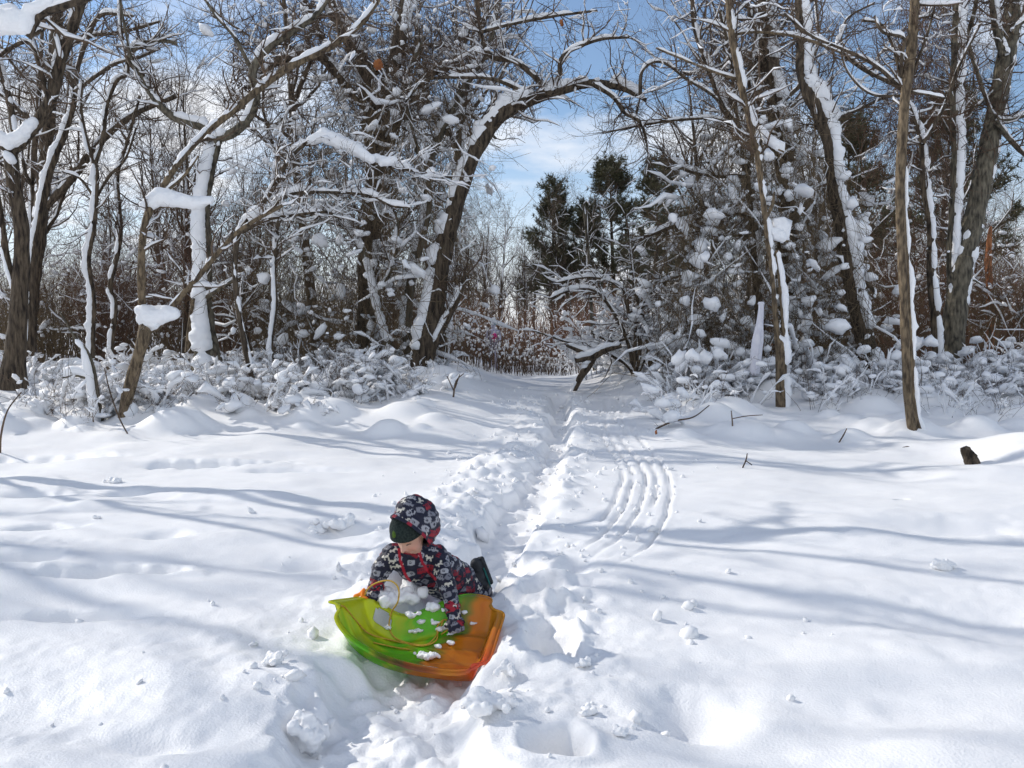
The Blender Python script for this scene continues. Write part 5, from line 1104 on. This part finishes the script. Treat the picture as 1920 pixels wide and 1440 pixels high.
# dry twigs standing in the open snow
for k, (pp, lab) in enumerate([([[(1392, 878, 3), (1399, 862, 3), (1401, 850, 2)], [(1399, 864, 2), (1410, 872, 2)]], 'small forked dark twig standing in open snow right of the tracks'),
        ([[(1374, 815, 3), (1373, 790, 3), (1371, 770, 2)], [(1373, 785, 2), (1400, 780, 2), (1430, 778, 1.5)]], 'thin twig with a bent side shoot left of the broken sapling foot'),
        ([[(1573, 830, 3), (1582, 815, 3), (1588, 803, 2)]], 'short slanting twig between the two brown saplings'), ([[(1692, 840, 3), (1705, 838, 3), (1718, 845, 2), (1727, 852, 2)]], 'low arched twig in front of the striped sapling'),
        ([[(1655, 815, 3), (1663, 822, 2.5), (1670, 826, 2)]], 'short twig just left of the striped sapling foot'),
        ([[(1228, 805, 4), (1262, 790, 4), (1300, 782, 3), (1330, 760, 2)]], 'snow-dusted twig reaching towards the tracks from the snowy tuft'), ([[(850, 745, 4), (855, 715, 3), (870, 700, 2)], [(852, 735, 3), (838, 705, 2)], [(853, 728, 3), (862, 702, 2)]], 'tuft of thin twigs on the bank left of the path'),
        ([[(0, 850, 5), (2, 815, 4), (14, 770, 3), (40, 735, 2)]], 'thin bent stem at the left edge of the clearing'), ([[(240, 815, 3), (222, 780, 3), (205, 730, 2.5), (196, 690, 2)], [(222, 780, 2), (240, 740, 2), (262, 690, 2)]], 'thin upright stems crossing the foot of the forked sapling')]):
    T('dry_twig', lab, gnd(*pp[0][0][:2])[1], [D(p=q, amt=.35 if k == 5 else 0, tw=0, wob=.03, gap=-.2) for q in pp], cat='twig', seed=80 + k, bark=TWIG)
# dry bramble stems in front of the left brush
ds = [thing2('dry_bramble', brush(460 + k, 1.35, 11, 1.1, (40, 70), .2, .2, .006, 8, .05), (TWIG, SNOWT), 'thin dark bramble stems poking from the snow along the left clearing edge', 'bramble', 'bramble stems at the left clearing edge') for k in range(3)]
bramble_labels(place(ds, [((p - 960) / F * y, y) for p, y in [(30, 13.2), (110, 13.5), (150, 12.9), (255, 13.3), (300, 13.8), (360, 14.0), (430, 14.5), (520, 14.6), (210, 14.5), (600, 15.2), (660, 15.6), (90, 14.6), (330, 15), (470, 15.6)]], gb, .6, 1.0, .05), 'bare dry bramble')
ds = [thing2('dry_bramble', brush(465 + k, 1.2, 10, 1.1, (36, 60), .2, .2, .006, 8, .05), (TWIG, SNOWT), 'thin dark stems poking from the snow along the right clearing edge', 'bramble', 'bramble stems at the right clearing edge') for k in range(2)]
bramble_labels(place(ds, [((p - 960) / F * y, y) for p, y in [(1290, 13.5), (1340, 14), (1400, 14.6), (1530, 14), (1600, 14.4), (1780, 13.6), (1850, 13.2), (1900, 14)]], gb, .6, 1.0, .05), 'bare dry bramble')
tuft = thing2('snow_tuft', brush(470, .9, 9, 1.2, (40, 60), .8, .25, .006, 24, .10), (VINE, SNOWT), 'snow-capped tuft of dry stems right of the runner tracks', 'tuft'); tuft.location = (2.75, 13.0, gz(2.75, 13.0) - .05)
# trees standing left of the clearing, beyond the frame, whose shadows reach across the snow
for k, (x, y, s) in enumerate([(-15.5, 9.6, .8), (-17, 13.5, 1.0)]):
    o = copy_tree(far[k]); o.location = (x, y, -.1); o.scale = (s, s, s); o['label'] = 'bare tree standing at the left of the clearing, shading the snow'; o['group'] = 'bare trees left of the clearing'
# a grown-up far down the path behind the stalks
Yp = 30.0; xp = (925 - 960) / F * Yp; zp = float(base_ground(xp, Yp)); q = lambda x, y, z: np.array([xp + x, Yp + y, zp + z])
far_p = empty('person', q(0, 0, 0)); tag(far_p, 'distant figure in pale grey winter clothes with a pink bag behind the stalks', 'person'); fi = Matrix.Translation(-Vector(far_p.location))
bd = blob([((q(0, 0, 1.0), .15), (q(0, 0, 1.32), .17)), ((q(0, 0, 1.32), .17), (q(0, 0, 1.42), .08)), ((q(-.09, 0, .95), .10), (q(-.10, .02, .5), .075)), ((q(-.10, .02, .5), .075), (q(-.11, .04, .05), .06)), ((q(.09, 0, .95), .10), (q(.11, -.05, .5), .075)), ((q(.11, -.05, .5), .075), (q(.12, .03, .05), .06)), ((q(-.11, -.02, .03), .05), (q(-.11, -.14, .02), .045)), ((q(.12, -.02, .03), .05), (q(.12, -.14, .02), .045)),
    ((q(-.2, 0, 1.36), .07), (q(-.26, -.03, 1.08), .055)), ((q(-.26, -.03, 1.08), .055), (q(-.24, -.12, .85), .045)), ((q(.2, 0, 1.36), .07), (q(.25, -.05, 1.1), .055)), ((q(.25, -.05, 1.1), .055), (q(.16, -.18, 1.05), .045)), ((q(-.2, 0, 1.36), .07), (q(.2, 0, 1.36), .07)), ((q(0, 0, 1.42), .06), (q(0, 0, 1.5), .06)), ((q(0, -.01, 1.55), .095), (q(0, -.01, 1.62), .10))], .02, 4, 'body')
o = obj('body', bd, noise_mat('pale_coat', (.38, .38, .50), (.50, .50, .60), scale=6, bump=0), far_p); o.matrix_parent_inverse = fi
o = obj('hat', blob([((q(0, 0, 1.62), .108), (q(0, 0, 1.67), .10))], .02, 2, 'hat'), noise_mat('teal_hat', (.10, .22, .22), (.16, .30, .28), scale=6, bump=0), far_p); o.matrix_parent_inverse = fi
o = obj('bag', blob([((q(.05, -.18, 1.22), .09), (q(.05, -.18, 1.10), .10))], .02, 2, 'bag'), noise_mat('pink_bag', (.55, .03, .18), (.65, .06, .25), scale=6, bump=0), far_p); o.matrix_parent_inverse = fi
# snow lumps lying on the open snow
for k, (px_, py_, s, lab, flat) in enumerate([(516, 1247, .055, 'round snowball lying on smooth snow left of the sled', (1, .9, .8)), (1772, 1068, .06, 'lone snow knob on the smooth slope at the right', (1.2, .9, .8)), (575, 1400, .10, 'tall upright snow block at the near edge of the trough', (.8, .7, 1.5)), (598, 1372, .035, 'small snow peak on top of the tall snow block', (.8, .8, 1.3)),
        (918, 1328, .07, 'broad snow lump right of the trough before the sled', (1.3, 1, .7)), (955, 1262, .05, 'double snow lump beside the right corner of the sled', (1, 1, 1)), (1097, 1250, .03, 'small snow lump right of the deep boot hole', (1.2, 1, .8)), (1100, 1340, .032, 'snow pebble between the boot hole and the hollow', (1.3, 1, .7)), (1160, 1378, .028, 'snow pebble on the rim of the smooth hollow', (1, 1, .8)), (640, 990, .09, 'crumbled snow chunk on the bank left of the child', (1.7, .9, .6)),
        (600, 1000, .06, 'small crumbled chunk at the end of the bank left of the child', (1.3, .9, .6)), (180, 972, .03, 'small snow pebble in the trampled snow at the left', (1.4, .8, .7)), (470, 962, .03, 'tiny snow peg on the snow at the left', (.8, .8, 1.1)), (215, 905, .06, 'snow chunk thrown up beside the left hollow', (1.3, .8, .6)), (1255, 880, .035, 'snow crumb right of the runner tracks', (1.6, .8, .6))]):
    w = gnd(px_, py_, lambda x, y: full_ground(x, y)); clod(0, 0, 0, s, lab, name='snow_lump', seed=700 + k, flat=flat).location = (w[0], w[1], gz(w[0], w[1]) + s * .18)
g = np.random.default_rng(9); n = 900; k = g.integers(0, len(TRENCH), n); off = g.normal(0, .75, (n, 2)); x = TRENCH[k, 0] + off[:, 0]; y = TRENCH[k, 1] + off[:, 1] * .6; keep = (y > 2.3) & ~((x > -1) & (x < 0) & (y > 3.85) & (y < 4.6)); x = x[keep]; y = y[keep]
s = g.gamma(1.6, .007, len(x)) + .004; z = full_ground(x, y) + s * .3; V, Tt = lumps(np.stack([x, y, z], -1), s[:, None] * g.uniform(.7, 1.3, (len(x), 3)), 3, amp=.5, hi=False)
cr_ = obj('snow_crumbs', mesh('snow_crumbs', V, None, Tt), SNOW); tag(cr_, 'loose crumbs of snow scattered along the trough', 'snow', kind='stuff')
